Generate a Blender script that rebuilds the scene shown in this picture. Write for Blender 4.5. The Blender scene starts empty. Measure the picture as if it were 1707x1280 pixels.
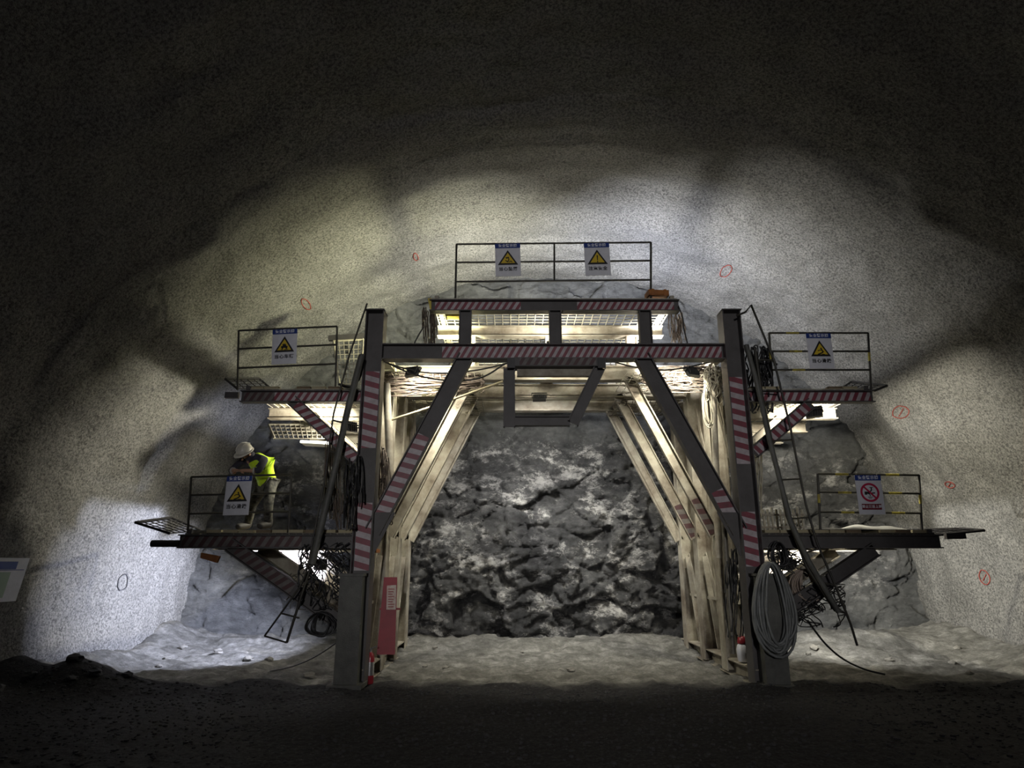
import bpy, math, random
import numpy as np
from mathutils import Vector, Matrix, Quaternion

random.seed(7)
S = bpy.context.scene
COL = S.collection
R = math.radians

# ------------------------------------------------------------------ camera, world, exposure
CAM_H, TILT, FPX = 1.75, R(15.3), 1100.0
cam_d = bpy.data.cameras.new('camera')
cam_d.sensor_fit = 'HORIZONTAL'; cam_d.sensor_width = 36.0
cam_d.lens = FPX / 1707.0 * 36.0
cam_d.clip_end = 200
cam = bpy.data.objects.new('camera', cam_d); COL.objects.link(cam)
cam.location = (0, 0, CAM_H); cam.rotation_euler = (math.pi/2 + TILT, 0, 0)
S.camera = cam
S.view_settings.view_transform = 'Standard'
S.view_settings.look = 'None'
S.view_settings.gamma = 1.0
S.view_settings.use_curve_mapping = False
S.view_settings.exposure = 0.22
W = bpy.data.worlds.new('tunnel_dark'); S.world = W; W.use_nodes = True
W.node_tree.nodes['Background'].inputs[0].default_value = (0.55, 0.52, 0.75, 1)
W.node_tree.nodes['Background'].inputs[1].default_value = 0.016

# far lamp hung in the tunnel behind the viewer, shining up the tunnel on to the gantry
def spot(name, loc, target, watts, col, cone, blend, size):
    d = bpy.data.lights.new(name, 'SPOT'); d.energy = watts; d.color = col
    d.spot_size = R(cone); d.spot_blend = blend; d.shadow_soft_size = size
    o = bpy.data.objects.new(name, d); COL.objects.link(o)
    o.location = loc
    o.rotation_euler = (Vector(target) - Vector(loc)).to_track_quat('-Z', 'Y').to_euler()
    return o
spot('tunnel_lamp', (0.2, -15.0, 4.6), (0.7, 10.65, 4.0), 3900, (1, .97, .95), 29, .7, .35)

# added fill light behind the viewer, lifting the dark near walls
_d = bpy.data.lights.new('fill_lamp', 'POINT'); _d.energy = 130; _d.color = (.84, .82, 1.0); _d.shadow_soft_size = .15
_o = bpy.data.objects.new('fill_lamp', _d); COL.objects.link(_o); _o.location = (-1.0, -5.0, 6.8)

# working floodlights: place, aim, watts, colour, roll of lens   (their housings are built further down)
WARM, NEUT, COOL = (1, .94, .76), (1, .98, .92), (.80, .84, 1.0)
FLOODS = [
 # loc                     aim                  W    colour  label, spread
 ((-0.95, 11.55, 5.40), (-.60, .66, .45), 130, (1, .97, .60), 'floodlight at the left end of the bay under the top deck', 150),
 (( 2.45, 11.55, 5.40), (.62, .64, .45), 125, NEUT, 'floodlight at the right end of the bay under the top deck', 150),
 (( 0.10, 12.90, 6.36), (-.40, .62, .68), 150, (1, .98, .82), 'floodlight on the top deck behind the falling hazard sign', 155),
 (( 1.90, 12.90, 6.36), (.48, .62, .62), 180, COOL, 'floodlight on the top deck behind the exclamation mark sign', 155),
 ((-3.55, 12.60, 1.75), (-.85, .50, .00), 265, (.72, .77, 1.0), 'floodlight under the lower deck on the side of the worker', 115),
 (( 5.00, 12.30, 1.75), (.70, .70, .08), 130, NEUT, 'floodlight under the lower deck on the side of the hose coil', 140),
 (( 5.16, 10.98, 4.24), (.58, .76, -.30), 160, WARM, 'lit floodlight under the striped beam of the right middle deck', 145),
 ((-2.85, 11.35, 4.06), (-.72, .62, -.24), 125, WARM, 'floodlight under the left middle deck beside the column', 135),
 ((-1.70, 11.00, 4.95), (.42, .76, -.55), 75, WARM, 'floodlight under the main beam beside the left column', 160),
 (( 3.10, 11.00, 4.95), (-.42, .76, -.55), 80, WARM, 'floodlight under the main beam beside the right column', 160),
 (( 0.55, 12.85, 4.95), (.05, .70, -.70), 115, NEUT, 'floodlight under the rear beams shining down the rock face', 120),
 (( 0.74, 11.05, 5.46), (.00, .80, .50), 40, WARM, 'floodlight behind the middle of the main beam in the top bay', 165),
]

# ------------------------------------------------------------------ helpers
def ray(px, py):
    u = (px - 853.5) / FPX; v = (640 - py) / FPX
    return Vector((u, math.cos(TILT) - v*math.sin(TILT), math.sin(TILT) + v*math.cos(TILT)))
def P(px, py, Y=10.65):
    d = ray(px, py); s = Y / d.y
    return Vector((d.x*s, Y, CAM_H + d.z*s))

WL = {}
def link(o, parent=None, wl=None):
    COL.objects.link(o)
    if parent is not None: o.parent = parent
    WL[o.name] = Vector(wl) if wl is not None else Vector((0, 0, 0))
    return o
def thing(name, label, cat, loc=(0, 0, 0), group=None):
    o = bpy.data.objects.new(name, None); o.empty_display_size = .1
    link(o, None, loc); o.location = loc
    tag(o, label, cat, group); return o
def tag(o, label, cat, group=None, kind=None):
    o['label'] = label; o['category'] = cat
    if group: o['group'] = group
    if kind: o['kind'] = kind
    return o

class B:
    """collects shapes in world coordinates, builds ONE mesh object"""
    def __init__(s): s.v = []; s.f = []; s.m = []; s.sm = []
    def add(s, vs, fs, mi=0, smooth=False):
        n = len(s.v); s.v += [tuple(q) for q in vs]
        s.f += [tuple(i+n for i in f) for f in fs]
        s.m += [mi]*len(fs); s.sm += [smooth]*len(fs); return s
    def box(s, c, d, rot=None, mi=0):
        c = Vector(c); hx, hy, hz = d[0]/2, d[1]/2, d[2]/2
        vs = [Vector((x*hx, y*hy, z*hz)) for x in (-1, 1) for y in (-1, 1) for z in (-1, 1)]
        if rot is not None: vs = [rot @ q for q in vs]
        return s.add([c+q for q in vs], [(0,1,3,2),(4,6,7,5),(0,4,5,1),(2,3,7,6),(0,2,6,4),(1,5,7,3)], mi)
    def bar(s, a, b, w, h, up=(0, 1, 0), mi=0):
        """rectangular bar a->b; h along 'up', w across"""
        a, b, up = Vector(a), Vector(b), Vector(up)
        t = (b-a).normalized(); n = t.cross(up)
        if n.length < 1e-4: n = t.cross(Vector((1, 0, 0)))
        n.normalize(); u = n.cross(t).normalized()
        q = [n*(i*w/2)+u*(j*h/2) for i, j in ((-1,-1),(1,-1),(1,1),(-1,1))]
        return s.add([a+k for k in q]+[b+k for k in q], [(3,2,1,0),(4,5,6,7),(0,1,5,4),(1,2,6,5),(2,3,7,6),(3,0,4,7)], mi)
    def hbeam(s, a, b, h, fl, tf=.018, tw=.012, face=(0, 1, 0), mi=0):
        """H section a->b: flanges h apart, web square to 'face'"""
        a, b, y = Vector(a), Vector(b), Vector(face)
        t = (b-a).normalized(); n = t.cross(y).normalized(); y = n.cross(t).normalized()
        H, F, w = h/2, fl/2, tw/2
        pr = [(-H,-F),(-H+tf,-F),(-H+tf,-w),(H-tf,-w),(H-tf,-F),(H,-F),(H,F),(H-tf,F),(H-tf,w),(-H+tf,w),(-H+tf,F),(-H,F)]
        k = [n*i+y*j for i, j in pr]; N = 12
        vs = [a+q for q in k]+[b+q for q in k]
        fs = [(i, (i+1)%N, (i+1)%N+N, i+N) for i in range(N)]
        for o in (0, N):
            caps = [(0,1,10,11),(4,5,6,7),(2,3,8,9),]
            caps = [(0,1,2,9,10,11),(3,4,5,6,7,8),(2,3,8,9)]
            for c in caps: fs.append(tuple(i+o for i in (c if o else c[::-1])))
        return s.add(vs, fs, mi)
    def tube(s, pts, r, n=6, mi=0, closed=False, caps=True):
        pts = [Vector(p) for p in pts]; m = len(pts)
        rr = r if isinstance(r, (list, tuple)) else [r]*m
        T = []
        for i in range(m):
            a = pts[(i-1) % m] if closed else pts[max(i-1, 0)]
            b = pts[(i+1) % m] if closed else pts[min(i+1, m-1)]
            d = b-a
            T.append(d.normalized() if d.length > 1e-9 else Vector((0, 0, 1)))
        u = T[0].orthogonal().normalized(); vs = []
        for i in range(m):
            u = (u - T[i]*u.dot(T[i]))
            u = u.normalized() if u.length > 1e-6 else T[i].orthogonal().normalized()
            w = T[i].cross(u)
            for k in range(n):
                an = 2*math.pi*k/n
                vs.append(pts[i] + (u*math.cos(an)+w*math.sin(an))*rr[i])
        fs = []
        for i in range(m if closed else m-1):
            j = (i+1) % m
            for k in range(n):
                fs.append((i*n+k, i*n+(k+1) % n, j*n+(k+1) % n, j*n+k))
        s.add(vs, fs, mi, True)
        if caps and not closed:
            s.add([vs[k] for k in range(n)], [tuple(range(n))[::-1]], mi)
            s.add([vs[(m-1)*n+k] for k in range(n)], [tuple(range(n))], mi)
        return s
    def poly(s, pts, th=0.0, mi=0, n=(0, -1, 0)):
        """flat polygon (facing n), extruded back by th"""
        pts = [Vector(p) for p in pts]; N = len(pts); n = Vector(n)
        if th <= 0: return s.add(pts, [tuple(range(N))], mi)
        back = [p-n*th for p in pts]
        fs = [tuple(range(N)), tuple(range(N, 2*N))[::-1]]+[(i, i+N, (i+1)%N+N, (i+1)%N) for i in range(N)]
        return s.add(pts+back, fs, mi)
    def lathe(s, c, prof, n=20, axis=(0, 0, 1), mi=0):
        c = Vector(c); q = Vector((0, 0, 1)).rotation_difference(Vector(axis))
        vs = []
        for r, z in prof:
            for k in range(n):
                a = 2*math.pi*k/n; vs.append(c + q @ Vector((r*math.cos(a), r*math.sin(a), z)))
        fs = [(i*n+k, i*n+(k+1)%n, (i+1)*n+(k+1)%n, (i+1)*n+k) for i in range(len(prof)-1) for k in range(n)]
        s.add(vs, fs, mi, True)
        s.add(vs[:n], [tuple(range(n))[::-1]], mi); s.add(vs[-n:], [tuple(range(n))], mi)
        return s
    def build(s, name, mats, parent=None):
        wl = WL[parent.name] if parent is not None else Vector((0, 0, 0))
        me = bpy.data.meshes.new(name)
        me.from_pydata([(a-wl.x, b-wl.y, c-wl.z) for a, b, c in s.v], [], s.f)
        for m in (mats if isinstance(mats, (list, tuple)) else [mats]): me.materials.append(m)
        me.polygons.foreach_set('material_index', s.m)
        me.polygons.foreach_set('use_smooth', s.sm)
        me.update()
        return link(bpy.data.objects.new(name, me), parent, wl)
    def own(s, name, mats, base):
        """a thing of one mesh whose origin is at base"""
        base = Vector(base); me = bpy.data.meshes.new(name)
        me.from_pydata([(a-base.x, b-base.y, c-base.z) for a, b, c in s.v], [], s.f)
        for m in (mats if isinstance(mats, (list, tuple)) else [mats]): me.materials.append(m)
        me.polygons.foreach_set('material_index', s.m); me.polygons.foreach_set('use_smooth', s.sm); me.update()
        o = link(bpy.data.objects.new(name, me), None, base); o.location = base; return o

def gridmesh(name, V, nu, nv, mat, parent=None, smooth=True):
    """V: (nu*nv,3) array row major (u outer)"""
    me = bpy.data.meshes.new(name)
    i = np.arange(nu-1)[:, None]*nv + np.arange(nv-1)[None, :]
    F = np.stack([i, i+nv, i+nv+1, i+1], -1).reshape(-1, 4)
    me.vertices.add(len(V)); me.vertices.foreach_set('co', V.astype(np.float32).ravel())
    me.loops.add(F.size); me.loops.foreach_set('vertex_index', F.astype(np.int32).ravel())
    me.polygons.add(len(F)); me.polygons.foreach_set('loop_start', np.arange(0, F.size, 4, dtype=np.int32))
    me.polygons.foreach_set('loop_total', np.full(len(F), 4, np.int32))
    me.polygons.foreach_set('use_smooth', np.full(len(F), smooth))
    me.materials.append(mat); me.update(calc_edges=True); me.validate()
    return link(bpy.data.objects.new(name, me), parent)

def _h(ix, iy, seed):
    n = (ix.astype(np.int64)*374761393 + iy.astype(np.int64)*668265263 + seed*1442695041) & 0xffffffff
    n = ((n ^ (n >> 13))*1274126177) & 0xffffffff
    n = ((n ^ (n >> 16))*2246822519) & 0xffffffff
    return ((n ^ (n >> 15)) & 0xffffff) / float(0xffffff)
def perlin(x, y, seed=0):
    ix, iy = np.floor(x), np.floor(y); fx, fy = x-ix, y-iy
    u, v = fx*fx*fx*(fx*(fx*6-15)+10), fy*fy*fy*(fy*(fy*6-15)+10)
    def g(dx, dy):
        a = _h(ix+dx, iy+dy, seed)*2*np.pi
        return np.cos(a)*(fx-dx)+np.sin(a)*(fy-dy)
    return ((g(0,0)*(1-u)+g(1,0)*u)*(1-v)+(g(0,1)*(1-u)+g(1,1)*u)*v)*1.4
def fbm(x, y, seed=0, oct=4):
    t = 0; a = 1
    for k in range(oct): t = t+a*perlin(x*2**k, y*2**k, seed+k*17); a *= .5
    return t
def cells(x, y, seed=0):
    """value of the nearest scattered cell and the gap to the second nearest"""
    ix, iy = np.floor(x), np.floor(y)
    d1 = np.full(x.shape, 9.); d2 = np.full(x.shape, 9.); val = np.zeros(x.shape); gx = np.zeros(x.shape); gy = np.zeros(x.shape)
    for dx in (-1, 0, 1):
        for dy in (-1, 0, 1):
            cx, cy = ix+dx, iy+dy
            px = cx+_h(cx, cy, seed); py = cy+_h(cx, cy, seed+5)
            d = np.hypot(x-px, y-py); near = d < d1
            d2 = np.where(near, d1, np.minimum(d2, d)); d1 = np.where(near, d, d1)
            val = np.where(near, _h(cx, cy, seed+9), val); gx = np.where(near, x-px, gx); gy = np.where(near, y-py, gy)
    return val, d2-d1, gx, gy
def sstep(a, b, x):
    t = np.clip((x-a)/(b-a), 0, 1); return t*t*(3-2*t)

# ------------------------------------------------------------------ materials
def mat(name, col, rough=.6, metal=0.0, var=.0, scale=4.0, col2=None, bump=0.0, bscale=30.0, emit=None, spec=.5):
    m = bpy.data.materials.new(name); m.use_nodes = True
    nt = m.node_tree; b = nt.nodes['Principled BSDF']
    b.inputs['Roughness'].default_value = rough; b.inputs['Metallic'].default_value = metal
    b.inputs['Specular IOR Level'].default_value = spec
    b.inputs['Base Color'].default_value = (*col, 1)
    tc = nt.nodes.new('ShaderNodeTexCoord')
    if var > 0:
        n = nt.nodes.new('ShaderNodeTexNoise'); n.inputs['Scale'].default_value = scale
        n.inputs['Detail'].default_value = 6; n.inputs['Roughness'].default_value = .65
        nt.links.new(tc.outputs['Object'], n.inputs['Vector'])
        r = nt.nodes.new('ShaderNodeValToRGB'); r.color_ramp.elements[0].position = .5-var/2; r.color_ramp.elements[1].position = .5+var/2
        c2 = col2 or tuple(c*.45 for c in col)
        r.color_ramp.elements[0].color = (*c2, 1); r.color_ramp.elements[1].color = (*col, 1)
        nt.links.new(n.outputs['Fac'], r.inputs['Fac']); nt.links.new(r.outputs['Color'], b.inputs['Base Color'])
    if bump > 0:
        n2 = nt.nodes.new('ShaderNodeTexNoise'); n2.inputs['Scale'].default_value = bscale; n2.inputs['Detail'].default_value = 3
        nt.links.new(tc.outputs['Object'], n2.inputs['Vector'])
        bp = nt.nodes.new('ShaderNodeBump'); bp.inputs['Strength'].default_value = bump; bp.inputs['Distance'].default_value = .02
        nt.links.new(n2.outputs['Fac'], bp.inputs['Height']); nt.links.new(bp.outputs['Normal'], b.inputs['Normal'])
    if emit:
        b.inputs['Emission Color'].default_value = (*emit[:3], 1); b.inputs['Emission Strength'].default_value = emit[3]
    return m

M = {}
M['steel'] = mat('dark_shaded_steel', (.088, .083, .084), .55, .0, .5, 3.0, (.045, .041, .040), .12, 60)  # front steel, its unlit side put into a darker colour
M['sleeve'] = mat('green_grey_steel', (.12, .122, .11), .6, .0, .5, 4, (.045, .045, .042), .15, 50)
M['dusty_lit'] = mat('dusty_lit_steel', (.44, .415, .345), .75, .0, .35, 2.2, (.15, .12, .09), .2, 40)  # same steel under dust, with the lamplight put into a paler colour
M['dark'] = mat('black_iron', (.03, .029, .032), .5, .0, .4, 8, (.014, .013, .014))
M['rail'] = mat('rail_paint', (.045, .042, .03), .5, .0, .25, 3.0, (.02, .018, .018))
M['rail_yellow'] = mat('rail_yellow_paint', (.55, .46, .05), .5, .0, .4, 9, (.1, .08, .03))
M['tape_red'] = mat('red_tape', (.24, .035, .06), .45, .0, .5, 9, (.11, .03, .04))
M['tape_white'] = mat('white_tape', (.50, .45, .48), .4, .0, .5, 9, (.27, .235, .24))
M['tape_red_old'] = mat('grimy_red_tape', (.085, .03, .035), .6, .0, .5, 9, (.05, .03, .03))
M['tape_white_old'] = mat('grimy_white_tape', (.17, .155, .145), .6, .0, .5, 9, (.08, .07, .07))
M['wire'] = mat('grey_wire', (.16, .15, .12), .5, .3, .3, 6, (.08, .07, .06))
M['wire_dust'] = mat('dusty_wire', (.5, .48, .40), .7, .0, .4, 6, (.3, .27, .2))
M['wood'] = mat('dusty_plank_wood', (.38, .34, .23), .8, .0, .5, 5, (.26, .22, .13), .3, 25)
M['wood_dark'] = mat('old_plank_wood', (.20, .15, .09), .8, .0, .5, 5, (.09, .065, .04), .3, 25)
M['rubber'] = mat('black_rubber', (.022, .022, .024), .45)
M['hose'] = mat('grey_hose', (.19, .20, .20), .5, .0, .4, 6, (.11, .115, .112))
M['cable_pale'] = mat('pale_cable', (.48, .40, .33), .6, .0, .4, 9, (.2, .15, .12))
M['cable_brown'] = mat('brown_cable', (.15, .115, .09), .6, .0, .4, 12, (.05, .04, .035))
M['white'] = mat('sign_white', (.66, .67, .73), .45, .0, .3, 5, (.56, .57, .62))
M['navy'] = mat('sign_blue', (.012, .04, .22), .4)
M['sign_black'] = mat('sign_black', (.012, .012, .014), .4)
M['sign_yellow'] = mat('sign_yellow', (.62, .44, .03), .4)
M['sign_red'] = mat('sign_red', (.42, .012, .06), .4)
M['sign_maroon'] = mat('sign_dark_red', (.16, .012, .025), .4)
M['letter_white'] = mat('letter_white', (.75, .78, .85), .5)
M['red_board'] = mat('red_board_paint', (.26, .016, .03), .5, .0, .4, 3, (.17, .012, .02))
M['red'] = mat('red_enamel', (.22, .016, .025), .3)
M['chrome'] = mat('bare_metal', (.6, .6, .62), .25, .9)
M['paper'] = mat('notice_paper', (.55, .50, .47), .7, .0, .3, 20, (.42, .30, .28))
M['sheet'] = mat('dusty_sheet', (.42, .42, .40), .8, .0, .4, 6, (.25, .25, .24))
M['ink'] = mat('notice_ink', (.33, .12, .12), .7)
M['board_green'] = mat('faded_green_print', (.32, .42, .33), .6)
M['lens'] = mat('lamp_lens', (.8, .8, .8), .3, emit=(1, .96, .82, 60))
M['lamp'] = mat('lamp_housing', (.08, .08, .085), .4, .3)
M['orange'] = mat('orange_box', (.42, .16, .035), .6, .0, .5, 6, (.22, .08, .03))
M['yellow'] = mat('yellow_plastic', (.62, .50, .05), .5, .0, .4, 6, (.4, .3, .06))
M['paint_red'] = mat('red_spray_paint', (.26, .05, .04), .8)
M['paint_dark'] = mat('dark_spray_paint', (.05, .05, .055), .8)
M['skin'] = mat('skin', (.42, .24, .16), .55)
M['vest'] = mat('lime_vest', (.55, .80, .02), .6, .0, .35, 7, (.40, .62, .02), .2, 20)
M['jacket'] = mat('navy_jacket', (.035, .035, .055), .8, .0, .4, 10, (.02, .02, .03), .3, 18)
M['trousers'] = mat('camouflage_trousers', (.10, .098, .08), .85, .0, .15, 9, (.022, .022, .02), .3, 18)
M['boot'] = mat('dusty_boot', (.03, .028, .026), .7)
M['helmet'] = mat('white_helmet', (.68, .66, .58), .4, .0, .35, 9, (.50, .48, .43))
M['refl'] = mat('grey_cuff', (.40, .38, .36), .5)
M['pebble'] = mat('dark_stone', (.05, .05, .055), .75, .0, .5, 3, (.022, .022, .026))
M['stone'] = mat('pale_stone', (.30, .29, .26), .85, .0, .5, 5, (.15, .145, .13), .4, 20)

def nodes_of(name):
    m = bpy.data.materials.new(name); m.use_nodes = True
    return m, m.node_tree, m.node_tree.nodes['Principled BSDF'], m.node_tree.nodes.new('ShaderNodeTexCoord')
def noise(nt, tc, sc, det=4, ro=.6, vec=None):
    n = nt.nodes.new('ShaderNodeTexNoise'); n.inputs['Scale'].default_value = sc
    n.inputs['Detail'].default_value = det; n.inputs['Roughness'].default_value = ro
    nt.links.new(vec or tc.outputs['Object'], n.inputs['Vector']); return n
def ramp(nt, src, stops):
    r = nt.nodes.new('ShaderNodeValToRGB'); e = r.color_ramp.elements
    while len(e) < len(stops): e.new(.5)
    for k, (p, c) in enumerate(stops): e[k].position = p; e[k].color = (*c, 1)
    nt.links.new(src, r.inputs['Fac']); return r
def mix(nt, a, b, fac, mode='MIX'):
    x = nt.nodes.new('ShaderNodeMix'); x.data_type = 'RGBA'; x.blend_type = mode
    for s, i in ((fac, 0), (a, 6), (b, 7)):
        if hasattr(s, 'links'): nt.links.new(s, x.inputs[i])
        else: x.inputs[i].default_value = s
    return x.outputs[2]

def shotcrete_material():
    m, nt, b, tc = nodes_of('sprayed_concrete')
    big = ramp(nt, noise(nt, tc, .7, 5).outputs['Fac'], [(.3, (.17, .167, .158)), (.7, (.24, .237, .228))])
    gr = ramp(nt, noise(nt, tc, 26, 3, .8).outputs['Fac'], [(.37, (.24, .24, .25)), (.60, (1.2, 1.2, 1.18))])
    nt.links.new(mix(nt, big.outputs[0], gr.outputs[0], .85, 'MULTIPLY'), b.inputs['Base Color'])
    b.inputs['Roughness'].default_value = .85; b.inputs['Specular IOR Level'].default_value = .25
    n = noise(nt, tc, 22, 3, .7); bp = nt.nodes.new('ShaderNodeBump')
    bp.inputs['Strength'].default_value = .9; bp.inputs['Distance'].default_value = .035
    nt.links.new(n.outputs['Fac'], bp.inputs['Height']); nt.links.new(bp.outputs['Normal'], b.inputs['Normal'])
    return m
def rock_material():
    m, nt, b, tc = nodes_of('excavated_rock')
    at = nt.nodes.new('ShaderNodeAttribute'); at.attribute_name = 'broken'
    mp = nt.nodes.new('ShaderNodeMapping'); mp.inputs['Scale'].default_value = (1, 1, 1.7)
    nt.links.new(tc.outputs['Object'], mp.inputs['Vector']); v = mp.outputs['Vector']
    dark = ramp(nt, noise(nt, tc, 1.8, 9, .78, v).outputs['Fac'], [(.34, (.016, .017, .018)), (.52, (.070, .070, .073)), (.70, (.20, .20, .195))])
    white = ramp(nt, noise(nt, tc, 1.2, 11, .82, v).outputs['Fac'], [(.52, (0, 0, 0)), (.61, (1, 1, 1))])
    broken = mix(nt, dark.outputs[0], (.56, .55, .53, 1), white.outputs[0])
    big = ramp(nt, noise(nt, tc, .55, 4, .6, v).outputs['Fac'], [(.40, (.42, .42, .44)), (.58, (1.1, 1.1, 1.1))])
    broken = mix(nt, broken, big.outputs[0], 1.0, 'MULTIPLY')
    skin0 = ramp(nt, noise(nt, tc, 1.5, 9, .75, v).outputs['Fac'], [(.32, (.055, .057, .058)), (.52, (.135, .138, .138)), (.72, (.24, .245, .24))])
    lime = ramp(nt, noise(nt, tc, 2.3, 10, .8, v).outputs['Fac'], [(.60, (0, 0, 0)), (.70, (.8, .8, .8))])
    skin_ = mix(nt, skin0.outputs[0], (.42, .42, .41, 1), lime.outputs[0])
    nt.links.new(mix(nt, skin_, broken, at.outputs['Fac']), b.inputs['Base Color'])
    b.inputs['Roughness'].default_value = .72
    n = noise(nt, tc, 6, 10, .78, v); bp = nt.nodes.new('ShaderNodeBump')
    bp.inputs['Strength'].default_value = 1.0; bp.inputs['Distance'].default_value = .12
    nt.links.new(n.outputs['Fac'], bp.inputs['Height']); nt.links.new(bp.outputs['Normal'], b.inputs['Normal'])
    return m
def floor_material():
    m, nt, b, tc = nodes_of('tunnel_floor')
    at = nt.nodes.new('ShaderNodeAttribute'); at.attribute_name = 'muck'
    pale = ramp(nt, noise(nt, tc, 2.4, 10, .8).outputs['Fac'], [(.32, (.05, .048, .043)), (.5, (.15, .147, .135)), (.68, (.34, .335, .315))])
    dk = ramp(nt, noise(nt, tc, 22, 5, .75).outputs['Fac'], [(.40, (.007, .007, .009)), (.58, (.028, .027, .030)), (.70, (.11, .105, .11))])  # muck tone, with the foreground shade put into it
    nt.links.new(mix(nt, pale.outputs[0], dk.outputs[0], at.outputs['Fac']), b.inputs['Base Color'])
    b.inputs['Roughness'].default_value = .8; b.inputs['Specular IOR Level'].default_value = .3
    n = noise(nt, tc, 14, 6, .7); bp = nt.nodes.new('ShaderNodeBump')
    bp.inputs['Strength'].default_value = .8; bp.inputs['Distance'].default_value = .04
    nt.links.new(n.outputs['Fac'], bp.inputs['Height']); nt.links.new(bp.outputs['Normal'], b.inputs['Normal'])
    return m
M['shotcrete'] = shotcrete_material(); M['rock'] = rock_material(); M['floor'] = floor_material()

# ------------------------------------------------------------------ the setting: lining, face, floor
CX, CZ, RAD, YF = 0.97, 0.60, 8.45, 16.0
def lining_radius(phi, y):
    s = phi*RAD
    r = RAD + .07*fbm(s*.45, y*.55, 3, 3) + .045*fbm(s*1.6, y*1.6, 11, 2)
    rib = (y+.22*perlin(s*.35, y*.2, 5)) / 1.18
    saw = rib-np.floor(rib)
    r = r + (.03+.02*sstep(10, 12, y))*(sstep(0, .75, saw)-sstep(.75, 1, saw)) - .02
    lap = sstep(9.05, 9.2, y+.35*perlin(s*.3, y*.1, 8))
    r = r - .05*lap + .05
    near = sstep(5, 7, y)
    r = r + near*(.014*perlin(s*9, y*9, 21) + .010*perlin(s*17, y*17, 22))
    return r
YR = np.concatenate([np.linspace(-20, 6.0, 45), np.arange(6.04, 16.35, .042)])
def lining(name, a0, a1):
    n = int(abs(a1-a0)*math.pi/180*RAD/.042)
    ph = np.radians(np.linspace(a0, a1, n)); A, Y = np.meshgrid(ph, YR, indexing='ij')
    r = lining_radius(A, Y)
    V = np.stack([CX+r*np.cos(A), Y, CZ+r*np.sin(A)], -1).reshape(-1, 3)
    o = gridmesh(name, V, n, len(YR), M['shotcrete']); o['kind'] = 'structure'; return o
wall_right = lining('wall_right', -9, 48)
ceiling = lining('ceiling', 48, 132)
wall_left = lining('wall_left', 132, 189)

def face_broken(x, z):
    w = fbm(x*.5, z*.5, 40, 3)
    core = sstep(5.0, 3.9, np.abs(x-.95)+.9*w) * sstep(5.1, 4.3, z+.5*w)
    side = sstep(2.2, 1.2, np.abs(z-2.75+.5*w)) * .75 * sstep(8.2, 7.0, np.abs(x-1.2))
    return np.clip(np.maximum(core, side), 0, 1)
def face_y(x, z):
    bk = face_broken(x, z)
    y = YF - .10*sstep(6, 0, z) + .10*fbm(x*.35, z*.35, 31, 3)
    wx = x+.35*fbm(x*.9, z*.9, 33, 2); wz = z+.25*fbm(x*.9+7, z*.9, 34, 2)
    v1, e1, gx1, gz1 = cells(wx*.85, wz*1.15, 50); v2, e2, gx2, gz2 = cells(wx*2.1+3, wz*2.9, 60)
    t1 = (_h(np.floor(v1*999), np.floor(v1*77), 3)-.5); t2 = (_h(np.floor(v2*999), np.floor(v2*77), 4)-.5)
    blocks = .55*(v1-.5) + .35*t1*gx1 + .30*(v1-.5)*gz1 + .20*(v2-.5) + .22*t2*gx2 + .12*gz2*(v2-.3)
    crack = .07*sstep(.12, 0, e1) + .04*sstep(.10, 0, e2)
    v3, e3, gx3, gz3 = cells(wx*4.6+5, wz*6.8, 66)
    rough = blocks + crack + .06*(v3-.5)*sstep(.3, .7, v1+.2) + .12*gz3*(v3-.5) + .08*fbm(x*3.2, z*4.4, 36, 5) - .05*np.abs(fbm(x*1.3, z*2.6, 39, 4))
    bench = -.45*sstep(4.2, 2.6, z)*sstep(5.0, 3.2, np.abs(x-.95))
    return y + (.45+.55*bk)*rough*.95 + bench*bk + .02*perlin(x*8, z*10, 38)
xs = np.arange(-8.0, 10.0, .04); zs = np.arange(-.4, 9.75, .04)
X, Z = np.meshgrid(xs, zs, indexing='ij')
FY = face_y(X, Z)
wall_back = gridmesh('wall_back', np.stack([X, FY, Z], -1).reshape(-1, 3), len(xs), len(zs), M['rock'])
wall_back['kind'] = 'structure'
# keep only what lies inside the lining, and store how broken the rock is
at = wall_back.data.attributes.new('broken', 'FLOAT', 'POINT')
at.data.foreach_set('value', face_broken(X, Z).astype(np.float32).ravel())
import bmesh
bm = bmesh.new(); bm.from_mesh(wall_back.data)
bmesh.ops.delete(bm, geom=[v for v in bm.verts if math.hypot(v.co.x-CX, v.co.z-CZ) > RAD+.22], context='VERTS')
bm.to_mesh(wall_back.data); bm.free()

def floor_z(x, y):
    z = .02*fbm(x*.5, y*.5, 70, 3) + .07*fbm(x*1.5, y*1.9, 71, 5)*sstep(9.3, 11.2, y) + .03*np.abs(perlin(x*4, y*5, 79))*sstep(10, 11.2, y)
    z = z + .012*perlin(x*9, y*9, 72) + .006*perlin(x*19, y*19, 73)
    w = .35*perlin(x*.8, y*.5, 74)
    z = z + .10*sstep(9.6, 10.2, y+w)*sstep(11.0, 10.4, y+w)*(.6+.8*perlin(x*1.3+4, y*.6, 75)) * sstep(1.5, 3.5, np.abs(x-.7))
    rise = sstep(13.6, 15.7, y)*.22
    dl = x-(CX-RAD); dr = (CX+RAD)-x
    heap = .32*sstep(1.0, 0, dl)*(.7+.6*perlin(x, y*1.1, 76)) + .30*sstep(1.6, 0, dr)*(.8+.6*perlin(x, y*1.1, 77))
    lmound = .34*np.exp(-(((x+6.35)/.75)**2+((y-10.35)/.6)**2))
    rmound = .30*np.exp(-(((x-7.3)/1.6)**2+((y-14.6)/.9)**2))
    return z + rise + heap*sstep(7, 9, y) + lmound + rmound
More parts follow.
